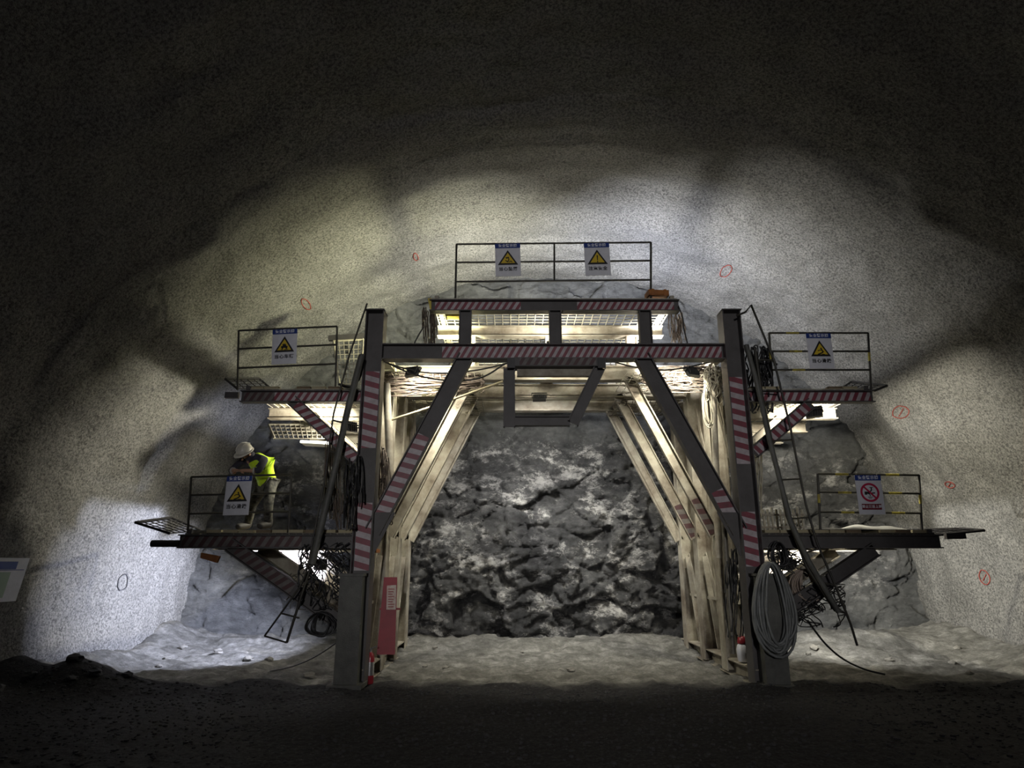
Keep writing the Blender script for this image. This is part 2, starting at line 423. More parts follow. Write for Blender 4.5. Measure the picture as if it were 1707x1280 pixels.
yr = np.concatenate([np.linspace(-20, 5.5, 40), np.arange(5.54, 16.4, .045)])
xr = np.arange(-8.4, 10.4, .045)
X, Y = np.meshgrid(xr, yr, indexing='ij')
FZ = floor_z(X, Y)
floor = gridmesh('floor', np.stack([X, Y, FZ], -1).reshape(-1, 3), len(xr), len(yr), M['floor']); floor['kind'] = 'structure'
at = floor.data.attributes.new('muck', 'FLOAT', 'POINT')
muck = sstep(11.15, 10.55, Y+.30*fbm(X*.9, Y*.9, 80, 4)+.12*np.abs(X-.7)*0)  # dark muck, its tone also carrying the shade before the lit ground
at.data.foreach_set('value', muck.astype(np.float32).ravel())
def fz(x, y): return float(floor_z(np.array([x]), np.array([y]))[0])

# survey rings sprayed on the lining
def wall_hit(px, py):
    d = ray(px, py); lo, hi = 4.0, 16.0
    for _ in range(50):
        md = (lo+hi)/2; p = Vector((0, 0, CAM_H))+d*(md/d.y)
        ph = math.atan2(p.z-CZ, p.x-CX)
        if ph < -1.6: ph += 2*math.pi
        rr = float(lining_radius(np.array([ph]), np.array([p.y]))[0])
        if math.hypot(p.x-CX, p.z-CZ) > rr: hi = md
        else: lo = md
    return p, ph
def wall_point(ph, y, off=.012):
    r = float(lining_radius(np.array([ph]), np.array([y]))[0])-off
    return Vector((CX+r*math.cos(ph), y, CZ+r*math.sin(ph)))
for px, py, ry, rs, par, mk, tail in ((511, 508, .26, .07, wall_left, 'paint_red', 0), (1211, 450, .30, .10, wall_right, 'paint_red', 0),
        (1503, 686, .26, .13, wall_right, 'paint_red', 1), (1642, 962, .14, .14, wall_right, 'paint_red', 1),
        (203, 970, .18, .15, wall_left, 'paint_dark', 0), (1583, 808, .16, .07, wall_right, 'paint_red', 1), (693, 428, .22, .05, ceiling, 'paint_red', 0)):
    c, ph = wall_hit(px, py)
    if par is wall_right and ph > R(48): par = ceiling
    if par is wall_left and ph < R(132): par = ceiling
    pts = [wall_point(ph+rs*math.sin(a)/RAD, c.y+ry*math.cos(a)) for a in [2*math.pi*k/28 for k in range(28)]]
    b = B(); b.tube(pts, .011, 4, closed=True)
    if tail: b.tube([wall_point(ph+rs*(.4-.9*k/5)/RAD, c.y-ry*.5+ry*k/5) for k in range(6)], .010, 4)
    o = b.build('survey_ring', M[mk], par); o['label'] = 'survey ring sprayed in %s paint on the lining' % mk[6:]

# loose stones: the gravel underfoot (past counting) and the rocks that stand out
def rock_mesh(name, m, seed, k=1):
    rnd = random.Random(seed); bm = bmesh.new(); bmesh.ops.create_icosphere(bm, subdivisions=k, radius=1)
    for v in bm.verts:
        v.co *= rnd.uniform(.72, 1.15); v.co.z *= .7
    me = bpy.data.meshes.new(name); bm.to_mesh(me); bm.free(); me.materials.append(m); return me
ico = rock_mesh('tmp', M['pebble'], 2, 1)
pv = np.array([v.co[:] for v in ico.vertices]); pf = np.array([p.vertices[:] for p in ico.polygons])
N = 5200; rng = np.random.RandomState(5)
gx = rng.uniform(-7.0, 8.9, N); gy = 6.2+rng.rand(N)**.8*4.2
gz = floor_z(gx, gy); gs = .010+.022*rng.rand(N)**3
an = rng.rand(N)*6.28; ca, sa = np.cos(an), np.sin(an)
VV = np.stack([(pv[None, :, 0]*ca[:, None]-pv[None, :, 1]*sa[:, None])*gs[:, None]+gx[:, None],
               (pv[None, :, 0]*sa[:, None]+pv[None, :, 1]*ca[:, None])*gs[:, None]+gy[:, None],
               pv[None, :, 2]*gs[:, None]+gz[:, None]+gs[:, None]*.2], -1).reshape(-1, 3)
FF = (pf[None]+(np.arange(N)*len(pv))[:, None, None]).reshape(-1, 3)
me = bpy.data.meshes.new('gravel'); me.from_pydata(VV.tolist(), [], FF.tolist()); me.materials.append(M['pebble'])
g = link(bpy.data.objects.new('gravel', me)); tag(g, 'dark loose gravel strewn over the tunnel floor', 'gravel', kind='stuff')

def place_rocks(specs, m, label, group):
    base = [rock_mesh('rock', M[m], 30+k, 2) for k in range(4)]
    for i, (x, y, s) in enumerate(specs):
        o = bpy.data.objects.new('rock', base[i % 4]); link(o); o.location = (x, y, fz(x, y)+s*.25)
        o.scale = (s, s*.9, s*.8); o.rotation_euler = (0, 0, i*1.7); tag(o, label, 'rock', group)
rr = random.Random(12)
place_rocks([(rr.uniform(-6.9, -2.9), rr.uniform(11.3, 14.6), rr.uniform(.05, .12)) for _ in range(9)], 'stone', 'pale lump of broken rock on the lit ground under the worker\'s deck', 'rocks under the worker\'s deck')
place_rocks([(rr.uniform(4.3, 8.8), rr.uniform(11.4, 15.0), rr.uniform(.05, .13)) for _ in range(9)], 'stone', 'pale lump of broken rock on the lit ground under the hose coil side deck', 'rocks under the right decks')
place_rocks([(rr.uniform(-1.7, 3.2), rr.uniform(11.4, 15.0), rr.uniform(.04, .10)) for _ in range(7)], 'stone', 'pale lump of broken rock on the ground inside the gantry portal', 'rocks inside the portal')
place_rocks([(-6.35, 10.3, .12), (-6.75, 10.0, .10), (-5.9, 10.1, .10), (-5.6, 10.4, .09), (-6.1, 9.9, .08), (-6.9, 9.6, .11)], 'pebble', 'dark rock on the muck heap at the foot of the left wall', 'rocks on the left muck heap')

# ------------------------------------------------------------------ the gantry
YA = [10.65, 11.95, 13.25, 14.5]
XL, XR = -2.33, 3.73
gantry = thing('work_gantry', 'striped steel rock drilling gantry with three decks standing before the tunnel face', 'gantry', (.7, 10.65, 0))

def clip(poly, a, b):
    def half(pl, f):
        out = []
        for i in range(len(pl)):
            p, q = pl[i], pl[(i+1) % len(pl)]; fp, fq = f(p), f(q)
            if fp >= 0: out.append(p)
            if (fp >= 0) != (fq >= 0):
                t = fp/(fp-fq); out.append((p[0]+(q[0]-p[0])*t, p[1]+(q[1]-p[1])*t))
        return out
    poly = half(poly, lambda p: p[0]-a)
    return half(poly, lambda p: b-p[0]) if poly else []
def tape(parent, a, b, width, pitch=.118, slant=1.0, old=False, front=.012, flip=False):
    """barrier tape on the web that faces the viewer, along a->b; slant = run of the stripe over the width"""
    a, b = Vector(a), Vector(b); L = (b-a).length; t = (b-a).normalized()
    n = Vector((0, -1, 0)).cross(t).normalized(); o = Vector((0, -front, 0))
    s = B(); h = width/2; k = -int(abs(slant)*width/pitch)-2
    while k*pitch < L+abs(slant)*width:
        for j in (0, 1):
            u = k*pitch+j*pitch/2
            pl = clip([(u-slant*h, -h), (u+pitch/2-slant*h, -h), (u+pitch/2+slant*h, h), (u+slant*h, h)], 0, L)
            if len(pl) >= 3:
                q = [a+t*x+n*y+o for x, y in pl]
                nn = (q[1]-q[0]).cross(q[2]-q[0])
                if nn.y > 0: q = q[::-1]
                s.add(q, [tuple(range(len(q)))], j)
        k += 1
    sfx = '_old' if old else ''
    return s.build('hazard_tape', [M['tape_red'+sfx], M['tape_white'+sfx]], parent)

def beam(name, a, b, h, fl, m='steel', tf=.018, face=(0, 1, 0)):
    return B().hbeam(a, b, h, fl, tf, face=face).build(name, M[m], gantry)

def V3(x, y, z): return Vector((x, y, z))
ZM, ZT, ZD, ZL = 5.21, 6.05, 4.44, 2.10     # main beam, top beam, middle deck, lower deck
for i, Y in enumerate(YA):
    fr = i == 0; m = 'steel' if fr else 'dusty_lit'  # rear frames take the paler colour with lamplight painted in
    colL = beam('column', V3(XL, Y, .05), V3(XL, Y, 5.92 if fr else 5.3), .31, .30, m)
    colR = beam('column', V3(XR, Y, .05), V3(XR, Y, 5.92 if fr else 5.3), .31, .30, m)
    mb = beam('main_beam', V3(XL+.155, Y, ZM), V3(XR-.155, Y, ZM), .27, .22, m)
    tb = beam('top_beam', V3(-1.42, Y, ZT), V3(2.88, Y, ZT), .21, .18, m)
    for x in (-.80, .74, 2.28):
        B().hbeam(V3(x, Y, ZM+.135), V3(x, Y, ZT-.105), .21, .16).build('upper_post', M[m], gantry)
    a1, b1 = P(777, 594), P(622, 886); a2, b2 = P(1069, 594), P(1232, 886)
    for a in (a1, b1, a2, b2): a.y = Y
    kh, kf = (.26, .16) if fr else (.20, .10)
    dL = beam('knee_brace', a1, b1, kh, kf, m); dR = beam('knee_brace', a2, b2, kh, kf, m)
    # cantilever deck beams and their struts
    cm = [beam('deck_beam', V3(-4.50, Y, ZD), V3(XL-.155, Y, ZD), .20, .16, m), beam('deck_beam', V3(XR+.155, Y, ZD), V3(6.0, Y, ZD), .20, .16, m)]
    cl = [beam('deck_beam', V3(-5.22, Y, ZL), V3(XL-.155, Y, ZL), .21, .16, m), beam('deck_beam', V3(XR+.155, Y, ZL), V3(6.72, Y, ZL), .21, .16, m)]
    q = [(P(488, 668), P(596, 768)), (P(1352, 672), P(1256, 755)), (P(384, 908), P(576, 1044)), (P(1458, 915), P(1318, 1010))]
    st = []
    for k, (u, v) in enumerate(q):
        u.y = v.y = Y; st.append(beam('deck_strut', u, v, .19 if k < 2 else .22, .14, m))
    if fr:
        for x in (XL, XR):
            B().box((x, Y-.02, 5.93), (.33, .34, .02)).build('cap_plate', M['steel'], gantry)
        tape(mb, V3(P(737, 587).x, Y, ZM), V3(XR-.18, Y, ZM), .215, .115, .55)
        tape(tb, V3(-1.33, Y, ZT), V3(P(868, 512).x, Y, ZT), .16, .118, .6)
        tape(tb, V3(P(962, 512).x, Y, ZT), V3(2.80, Y, ZT), .16, .118, .6)
        tape(colL, V3(XL, Y, 4.88), V3(XL, Y, 3.58), .25, .185, .28)
        tape(colL, V3(XL, Y, 2.70), V3(XL, Y, 1.66), .25, .185, .28)
        tape(colR, V3(XR, Y, 4.78), V3(XR, Y, 3.32), .25, .185, .28)
        tape(colR, V3(XR, Y, 2.56), V3(XR, Y, 1.72), .25, .185, .28)
        d = (b1-a1); tape(dL, a1+d*.47, a1+d*.93, .215, .17, -.2)
        d = (b2-a2); tape(dR, a2+d*.78, a2+d*.99, .215, .2, .35)
        tape(cm[0], V3(-3.95, Y, ZD), V3(XL-.17, Y, ZD), .15, .125, .6); tape(cm[0], V3(-4.46, Y, ZD), V3(-3.95, Y, ZD), .15, .125, .6, True)
        tape(cm[1], V3(XR+.19, Y, ZD), V3(5.96, Y, ZD), .15, .135, .5)
        tape(cl[0], V3(-5.18, Y, ZL), V3(-3.3, Y, ZL), .16, .15, .6, True)
        for k, s_ in ((0, .5), (1, .5), (2, .5)):
            u, v = q[k]; d = v-u
            tape(st[k], u+d*.06, u+d*(.97 if k < 2 else .55), .15 if k < 2 else .17, .14, s_ if k != 1 else -.1, k == 2)
    elif i < 3:
        d = (b2-a2); tape(dR, a2+d*.78, a2+d*.99, .15, .2, .35, True)
    # gussets where the knee brace meets the column
    for x, sx in ((XL, 1), (XR, -1)) if fr else ():
        B().poly([V3(x+sx*.15, Y-.02, 2.55), V3(x+sx*.15, Y-.02, 1.85), V3(x+sx*.48, Y-.02, 2.55)][::sx], .02).build('gusset_plate', M[m], gantry)

# outer sleeves on the front legs, sole beams, longitudinal beams
for x in (XL-.08, XR+.12):
    s = B(); s.box((x, 10.46, .80), (.34, .30, 1.56)); s.box((x, 10.46, .05), (.50, .46, .06)); s.box((x, 10.46, 1.60), (.38, .34, .04))
    s.build('leg_sleeve', M['sleeve'], gantry)
for x in (XL, XR):
    B().hbeam(V3(x, 10.62, .12), V3(x, 15.0, .12), .24, .26, face=(1, 0, 0)).build('sole_beam', M['dusty_lit'], gantry)
    B().hbeam(V3(x, 10.8, 5.40), V3(x, 14.65, 5.40), .16, .16, face=(1, 0, 0)).build('runner_beam', M['dusty_lit'], gantry)
for x, z in ((-4.38, 4.58), (5.88, 4.58), (-5.05, 2.25), (6.55, 2.25), (-1.3, 6.19), (2.76, 6.19)):
    B().bar(V3(x, 10.58, z), V3(x, 14.6, z), .07, .07).build('edge_angle', M['dusty_lit' if z > 5 else 'steel'], gantry)
for k, (y0, y1) in enumerate(zip(YA[:-1], YA[1:])):
    for x in (XL, XR):
        B().bar(V3(x, y0+.12, .4), V3(x, y1-.12, 1.95), .015, .11, up=(0, 0, 1)).build('side_brace', M['dusty_lit'], gantry)
        B().bar(V3(x, y0+.12, 2.5), V3(x, y1-.12, 4.9), .015, .11, up=(0, 0, 1)).build('side_brace', M['dusty_lit'], gantry)
        B().bar(V3(x, y0+.1, 1.15), V3(x, y1-.1, 1.15), .05, .05).build('side_rail', M['dusty_lit'], gantry)
# slanted filler bars beside the rear legs of the portal
for x, sx in ((XL, 1), (XR, -1)):
    for k, Y in enumerate(YA[1:]):
        B().bar(V3(x+sx*.06, Y-.25, 1.9), V3(x-sx*.02, Y-.55, .28), .10, .03).build('prop_bar', M['dusty_lit'], gantry)

# hanging frame under the main beam
hb = B().box(((P(853, 605).x+P(1004, 605).x)/2, 10.55, 4.98), (1.46, .30, .15)).build('hanger_plate', M['steel'], gantry)
tape(hb, V3(P(866, 605).x, 10.40, 4.98), V3(P(990, 605).x, 10.40, 4.98), .12, .13, .6, True, front=.004)
for px in (852, 1003):
    c = P(px, 605, 10.38); B().box(c, (.13, .02, .17)).build('hanger_socket', M['dark'], gantry)
beam('hanger_post', V3(P(849, 612).x, 10.52, 4.90), P(849, 712, 10.52), .19, .16)
u, v = P(1000, 612, 10.52), P(955, 706, 10.52); beam('hanger_post', u, v, .19, .16)
beam('hanger_sill', P(858, 702, 10.52), P(950, 702, 10.52), .16, .14)
B().bar(P(862, 622, 10.6), P(990, 622, 10.6), .12, .1).build('hanger_sill', M['dusty_lit'], gantry)

# decks: wire mesh panels and loose laid planks
def mesh_panel(x0, x1, y0, y1, z, m, sag=0.0, step=.10, th=.012):
    s = B(); nx = max(2, int(round((x1-x0)/step))); ny = max(2, int(round((y1-y0)/step)))
    def zz(a, b): return z - sag*math.sin(math.pi*a)*math.sin(math.pi*b)
    for i in range(nx+1):
        a = i/nx; x = x0+(x1-x0)*a
        if sag: s.tube([V3(x, y0+(y1-y0)*k/6, zz(a, k/6)) for k in range(7)], .007, 3)
        else: s.bar(V3(x, y0, z), V3(x, y1, z), th, .012)
    for j in range(ny+1):
        b = j/ny; y = y0+(y1-y0)*b
        if sag: s.tube([V3(x0+(x1-x0)*k/6, y, zz(k/6, b)+.01) for k in range(7)], .007, 3)
        else: s.bar(V3(x0, y, z+.012), V3(x1, y, z+.012), th, .012, up=(0, 0, 1))
    return s.build('mesh_panel', M[m], gantry)
rd = random.Random(3)
plank_me = {}
def plank(x, y0, y1, z, w, m, dz=0.0, yaw=0.0):
    key = (round(y1-y0, 2), w, m)
    if key not in plank_me:
        s = B(); s.box((0, 0, 0), (w, y1-y0, .045)); me = bpy.data.meshes.new('plank')
        me.from_pydata(s.v, [], s.f); me.materials.append(M[m]); me.update(); plank_me[key] = me
    o = bpy.data.objects.new('plank', plank_me[key]); link(o, gantry)
    o.location = V3(x, (y0+y1)/2, z+dz)-WL[gantry.name]; o.rotation_euler = (0, 0, yaw); return o
for (xa, xb, z) in ((-4.42, -2.52, ZD+.107), (3.92, 5.92, ZD+.107), (-5.12, -2.52, ZL+.112), (3.92, 6.62, ZL+.112), (-1.38, 2.84, ZT+.112)):
    for y0, y1 in ((10.60, 11.9), (11.95, 13.2), (13.25, 14.55)):
        mesh_panel(xa, xb, y0, y1, z, 'wire_dust' if z > 4 else 'wire', step=.15 if z > 6 else .11, th=.018 if z > 6 else .012)
    if z < 6:
        n = int((xb-xa)/.26)
        for k in range(n):
            x = xa+.16+k*.26
            if rd.random() < .82: plank(x, 10.62, 12.62, z+.041, .23, 'wood' if rd.random() < .8 else 'wood_dark', rd.uniform(0, .004), rd.uniform(-.012, .012))
            if rd.random() < .55: plank(x, 12.66, 14.56, z+.041, .23, 'wood', rd.uniform(0, .004), rd.uniform(-.012, .012))
# mesh ceilings of the bays inside the portal, sagging under their load
mesh_panel(-2.15, -.55, 11.3, 12.8, 5.05, 'wire_dust', .16, .12); mesh_panel(2.05, 3.55, 11.3, 12.8, 5.05, 'wire_dust', .16, .12)
mesh_panel(-2.1, -.6, 12.9, 14.4, 4.95, 'wire', .12, .12); mesh_panel(2.1, 3.5, 12.9, 14.4, 4.95, 'wire', .12, .12)

# wing flaps of wire mesh at the deck ends, pull-out tubes
def flap(a, b, c, d, m='wire', nu=8, nv=7, r=.011):
    s = B(); a, b, c, d = map(Vector, (a, b, c, d))
    for k in range(nu+1):
        t = k/nu; s.bar(a.lerp(b, t), d.lerp(c, t), r*1.2, r*1.2)
    for k in range(nv+1):
        t = k/nv; s.bar(a.lerp(d, t), b.lerp(c, t), r*1.2, r*1.2)
    s.tube([a, b], .026, 6); s.tube([a, d], .022, 6); s.tube([b, c], .022, 6)
    return s.build('wing_flap', M[m], gantry)
flap(P(226, 871, 10.7), P(285, 863, 11.9), P(336, 884, 11.9), P(283, 889, 10.7), 'dark', 6, 5)
flap(P(376, 632, 10.7), P(432, 631, 11.8), P(452, 648, 11.8), P(396, 648, 10.7), 'dark', 5, 4)
flap(P(1478, 643, 10.7), P(1420, 636, 11.9), P(1405, 646, 11.9), P(1456, 652, 10.7), 'dark', 5, 4)
flap(P(1640, 884, 10.9), P(1600, 881, 12.2), P(1500, 884, 12.2), P(1560, 892, 10.9), 'dark', 6, 4)
B().tube([P(253, 906, 10.65), P(300, 906, 10.65)], .055, 12).build('pull_out_tube', M['dark'], gantry)
B().bar(P(376, 659, 10.65), P(398, 659, 10.65), .10, .07).build('pull_out_tube', M['steel'], gantry)
B().bar(P(1576, 894, 10.65), P(1608, 893, 10.65), .09, .07).build('pull_out_tube', M['steel'], gantry)
flap(P(448, 708, 12.2), P(552, 708, 12.2), P(552, 731, 11.6), P(458, 731, 11.6), 'wire', 12, 4, .013).name = 'mesh_tray'

flap(P(556, 568, 12.3), P(606, 566, 12.3), P(602, 640, 11.9), P(566, 640, 11.9), 'wire_dust', 6, 9)
B().bar(P(548, 564, 12.3), P(610, 560, 12.3), .10, .08).build('edge_angle', M['steel'], gantry)
# ------------------------------------------------------------------ guard rails
def guard_rail(label, tl, tr, bl, br, ys, mid=None, yel=0):
    """tl,tr,bl,br pixel corners on the front plane; ys: fractions of height where rails run"""
    A, Bq, Cq, D = P(*tl), P(*tr), P(*bl), P(*br)
    g = thing('guard_rail', label, 'railing', Cq, 'guard rails along the deck edges')
    for u, v in ((A, Cq), (Bq, D)):
        p = B().tube([u+V3(0, 0, .0), v], .019, 6).build('post', M['rail'], g)
        if yel: B().tube([u.lerp(v, .35), u.lerp(v, .5)], .021, 6).build('paint_band', M['rail_yellow'], p)
    if mid: B().tube([P(mid, ys[0]), P(mid, ys[-1])], .016, 6).build('post', M['rail'], g)
    hA = tl[1]; 
    for k, y in enumerate(ys):
        t = (y-ys[0])
        u = A.lerp(Cq, t/(bl[1]-tl[1])); v = Bq.lerp(D, t/(br[1]-tr[1]))
        r = B().tube([u, v], .017, 6).build('rail', M['rail'], g)
        for q in range(yel):
            f0 = .17+.5*q+.02*k; B().tube([u.lerp(v, f0), u.lerp(v, f0+.13)], .019, 6).build('paint_band', M['rail_yellow'], r)
    return g
DECK_L, DECK_M, DECK_T = ZL+.10, ZD+.10, ZT+.10
guard_rail('guard rail on the left middle deck, carrying the vehicle hazard sign', (398, 551), (562, 544), (396, 650), (559, 650), (551, 582, 614))
guard_rail('guard rail the worker leans on, on the left lower deck', (319, 795), (486, 791), (313, 888), (481, 890), (795, 826, 857))
guard_rail('long guard rail with two signs along the top deck', (761, 407), (1085, 404), (759, 500), (1085, 500), (406, 437, 469), 924)
guard_rail('guard rail on the right middle deck, carrying a slipping hazard sign', (1282, 555), (1447, 555), (1288, 650), (1452, 650), (555, 586, 617), None, 1)
guard_rail('guard rail with yellow bands and the prohibition sign, right lower deck', (1363, 790), (1532, 792), (1368, 888), (1537, 888), (790, 821, 854), None, 2)

# ------------------------------------------------------------------ signs
def text_mesh(body, size, mat_, parent, x, z, y, squash=1.0, bold=0.0):
    c = bpy.data.curves.new('lettering', 'FONT'); c.body = body; c.size = size; c.align_x = 'CENTER'; c.align_y = 'CENTER'
    c.offset = bold; c.space_character = 1.12
    o = bpy.data.objects.new('lettering_curve', c); COL.objects.link(o)
    dg = bpy.context.evaluated_depsgraph_get(); me = bpy.data.meshes.new_from_object(o.evaluated_get(dg))
    bpy.data.objects.remove(o); bpy.data.curves.remove(c)
    me.name = 'lettering'; me.materials.clear(); me.materials.append(mat_)
    for v in me.vertices: v.co = Vector((v.co.x*squash+x, y, v.co.y+z))
    q = bpy.data.objects.new('lettering', me); link(q, parent); return q
def disc(cx, cz, r, y, n=20): return [V3(cx+r*math.cos(-2*math.pi*k/n), y, cz+r*math.sin(-2*math.pi*k/n)) for k in range(n)]
def pic(kind):
    """pictogram polygons in sign units (x, z), centred on the symbol"""
    L = []
    def limb(pts, w):
        for (x0, z0), (x1, z1) in zip(pts, pts[1:]):
            dx, dz = x1-x0, z1-z0; l = math.hypot(dx, dz); nx, nz = -dz/l*w/2, dx/l*w/2
            L.append([(x0+nx, z0+nz), (x1+nx, z1+nz), (x1-nx, z1-nz), (x0-nx, z0-nz)])
    def ball(x, z, r): L.append([(x+r*math.cos(-.63*k), z+r*math.sin(-.63*k)) for k in range(10)])
    if kind == 'slip':
        ball(.012, .012, .014); limb([(.02, .0), (.04, -.045), (-.005, -.065), (-.055, -.08)], .02)
        limb([(.02, -.012), (-.03, -.015), (-.05, -.028)], .012); limb([(.03, -.02), (.06, -.04)], .011)
        limb([(.0, -.088), (.045, -.078), (.075, -.088)], .018)
    elif kind == 'fall':
        ball(-.028, .008, .014); limb([(-.02, -.002), (.01, .02), (.018, -.03), (-.004, -.05)], .018)
        limb([(-.045, -.03), (-.02, -.055), (.01, -.06)], .016); limb([(.03, -.05), (.07, -.05), (.07, -.07)], .014); limb([(.03, -.05), (.03, -.07)], .012)
    elif kind == 'car':
        limb([(-.055, -.03), (.06, -.03)], .03); limb([(-.03, -.008), (.035, -.008)], .026); limb([(-.03, .012), (.025, .012)], .012)
        ball(-.033, -.05, .014); ball(.038, -.05, .014); limb([(-.06, -.07), (-.02, -.07)], .01); limb([(.0, -.074), (.07, -.066)], .01)
    elif kind == 'bang':
        L.append([(-.012, .04), (.012, .04), (.007, -.045), (-.007, -.045)]); ball(0, -.066, .012)
    elif kind == 'drink':
        limb([(-.085, -.012), (-.05, -.012)], .05); limb([(-.05, -.004), (-.012, -.012)], .034); limb([(-.012, -.01), (.0, -.06)], .012); limb([(-.04, -.072), (.035, -.072)], .008)
        limb([(.03, .075), (.03, .035), (.005, .015)], .018); limb([(.0, .08), (.06, .08)], .008); limb([(.02, -.012), (.08, -.008)], .018)
        limb([(-.03, -.09), (.02, -.09)], .008)
    return L
def sign(label, caption, kind, tl, tr, hgt=.62, tilt=0.0, header='安全警示牌'):
    a, b = P(*tl, 10.60), P(*tr, 10.60); w = (b-a).length; c = (a+b)/2
    g = thing('warning_sign', label, 'sign', c); g.rotation_euler = (R(tilt), math.atan2(-(b.z-a.z), b.x-a.x), 0)
    WL[g.name] = Vector((0, 0, 0))
    s = B(); n = 8          # thin board, slightly bowed
    for k in range(n):
        z0, z1 = -hgt*k/n, -hgt*(k+1)/n; y0, y1 = -.006*math.sin(math.pi*k/n), -.006*math.sin(math.pi*(k+1)/n)
        s.add([(-w/2, y0, z0), (w/2, y0, z0), (w/2, y1, z1), (-w/2, y1, z1)], [(0, 3, 2, 1)], 0, True)
        s.add([(-w/2, y0+.006, z0), (w/2, y0+.006, z0), (w/2, y1+.006, z1), (-w/2, y1+.006, z1)], [(0, 1, 2, 3)], 0, True)
    s.box((0, .002, -.004), (w, .010, .008)); s.box((0, .002, -hgt+.004), (w, .010, .008))
    s.build('board', M['white'], g)
    hd = B().poly([V3(-w/2, -.010, 0), V3(-w/2, -.010, -.085), V3(w/2, -.010, -.085), V3(w/2, -.010, 0)], .004).build('header_band', M['navy'], g)
    text_mesh(header, .062, M['letter_white'], g, 0, -.043, -.0135, 1.0, .0012)
    for e in (-1, 1):
        B().tube([V3(e*w*.4, 0, -.01), V3(e*w*.4, .03, .025), V3(e*w*.4, .06, .02), V3(e*w*.4, .05, -.02)], .006, 5).build('tie', M['rail'], g)
    if kind != 'drink':
        zc = -.285; hw, hh = w*.40, .15
        def tri(k, y): return [V3(0, y, zc+hh*k*1.05), V3(-hw*k, y, zc-hh*k*.82), V3(hw*k, y, zc-hh*k*.82)]
        B().poly(tri(1, -.011), .003).build('triangle_border', M['sign_black'], g)
        B().poly([p+V3(0, 0, -.004) for p in tri(.70, -.0135)], .002).build('triangle_field', M['sign_yellow'], g)
        s = B()
        for pl in pic(kind): s.poly([V3(x*.95, -.016, zc+.0+z*1.15) for x, z in pl], .0)
        s.build('pictogram', M['sign_black'], g)
        text_mesh(caption, .075, M['sign_black'], g, 0, -.49, -.0115, 1.05, .0016)
    else:
        zc = -.275; s = B(); n = 32; ro, ri = .150, .118
        for k in range(n):
            a0, a1 = 2*math.pi*k/n, 2*math.pi*(k+1)/n
            s.add([V3(r*math.cos(t), -.012, zc+r*math.sin(t)) for r, t in ((ri, a0), (ri, a1), (ro, a1), (ro, a0))], [(0, 1, 2, 3)])
        d = Vector((.7, 0, -.714)); nn = Vector((.714, 0, .7))*.013; cc = V3(0, -.0145, zc)
        s.poly([cc-d*.12-nn, cc+d*.12-nn, cc+d*.12+nn, cc-d*.12+nn]); s.build('prohibition_ring', M['sign_red'], g)
        s = B()
        for pl in pic(kind): s.poly([V3(x, -.013, zc+z) for x, z in pl], .0)
        s.build('pictogram', M['sign_black'], g)
        B().poly([V3(-.155, -.011, -.455), V3(-.155, -.011, -.545), V3(.155, -.011, -.545), V3(.155, -.011, -.455)], .003).build('caption_band', M['sign_maroon'], g)
        text_mesh(caption, .052, M['letter_white'], g, 0, -.5, -.0135, .95, .001)
    return g
sign('warning sign with a vehicle triangle on the left middle guard rail', '当心车辆', 'car', (455, 550), (496, 548))
sign('warning sign with a slipping figure hung below the worker\'s arms', '当心滑跌', 'slip', (379, 794), (421, 793), .62, -4)
sign('warning sign with a falling figure, creased, on the top guard rail', '当心坠落', 'fall', (825, 407), (867, 406))
sign('warning sign with an exclamation mark on the top guard rail', '注意安全', 'bang', (973, 406), (1015, 405))
sign('bright warning sign with a slipping figure on the right middle guard rail', '当心滑跌', 'slip', (1343, 556), (1384, 556))
sign('prohibition sign with a red barred circle on the right lower guard rail', '禁止酒后上岗', 'drink', (1424, 792), (1467, 792))

# information board on the left wall
p0, ph = wall_hit(20, 962)
a = wall_point(R(180)-math.asin((1.86-CZ)/RAD), p0.y+.13, .05); 
nb = thing('notice_board', 'pale notice board with a blue heading fixed to the dark left wall', 'sign', a)
ax = V3(0, 1, 0); nrm = (V3(CX, a.y, CZ)-a).normalized(); upv = nrm.cross(ax).normalized()
if upv.z < 0: upv = -upv
def nbq(u0, u1, v0, v1, off): return [a-ax*u+upv*v+nrm*off for u, v in ((u0, v0), (u1, v0), (u1, v1), (u0, v1))]
def slab(q, th): return B().poly(q, th, 0, nrm)
slab(nbq(0, 1.0, -.62, .0, .02), .02).build('board', M['white'], nb)
slab(nbq(.22, .98, -.16, -.05, .024), .003).build('header_band', M['navy'], nb)
slab(nbq(.30, .95, -.56, -.20, .024), .003).build('print_field', M['board_green'], nb)
slab(nbq(.05, .95, -.175, -.165, .024), .003).build('rule', M['navy'], nb)

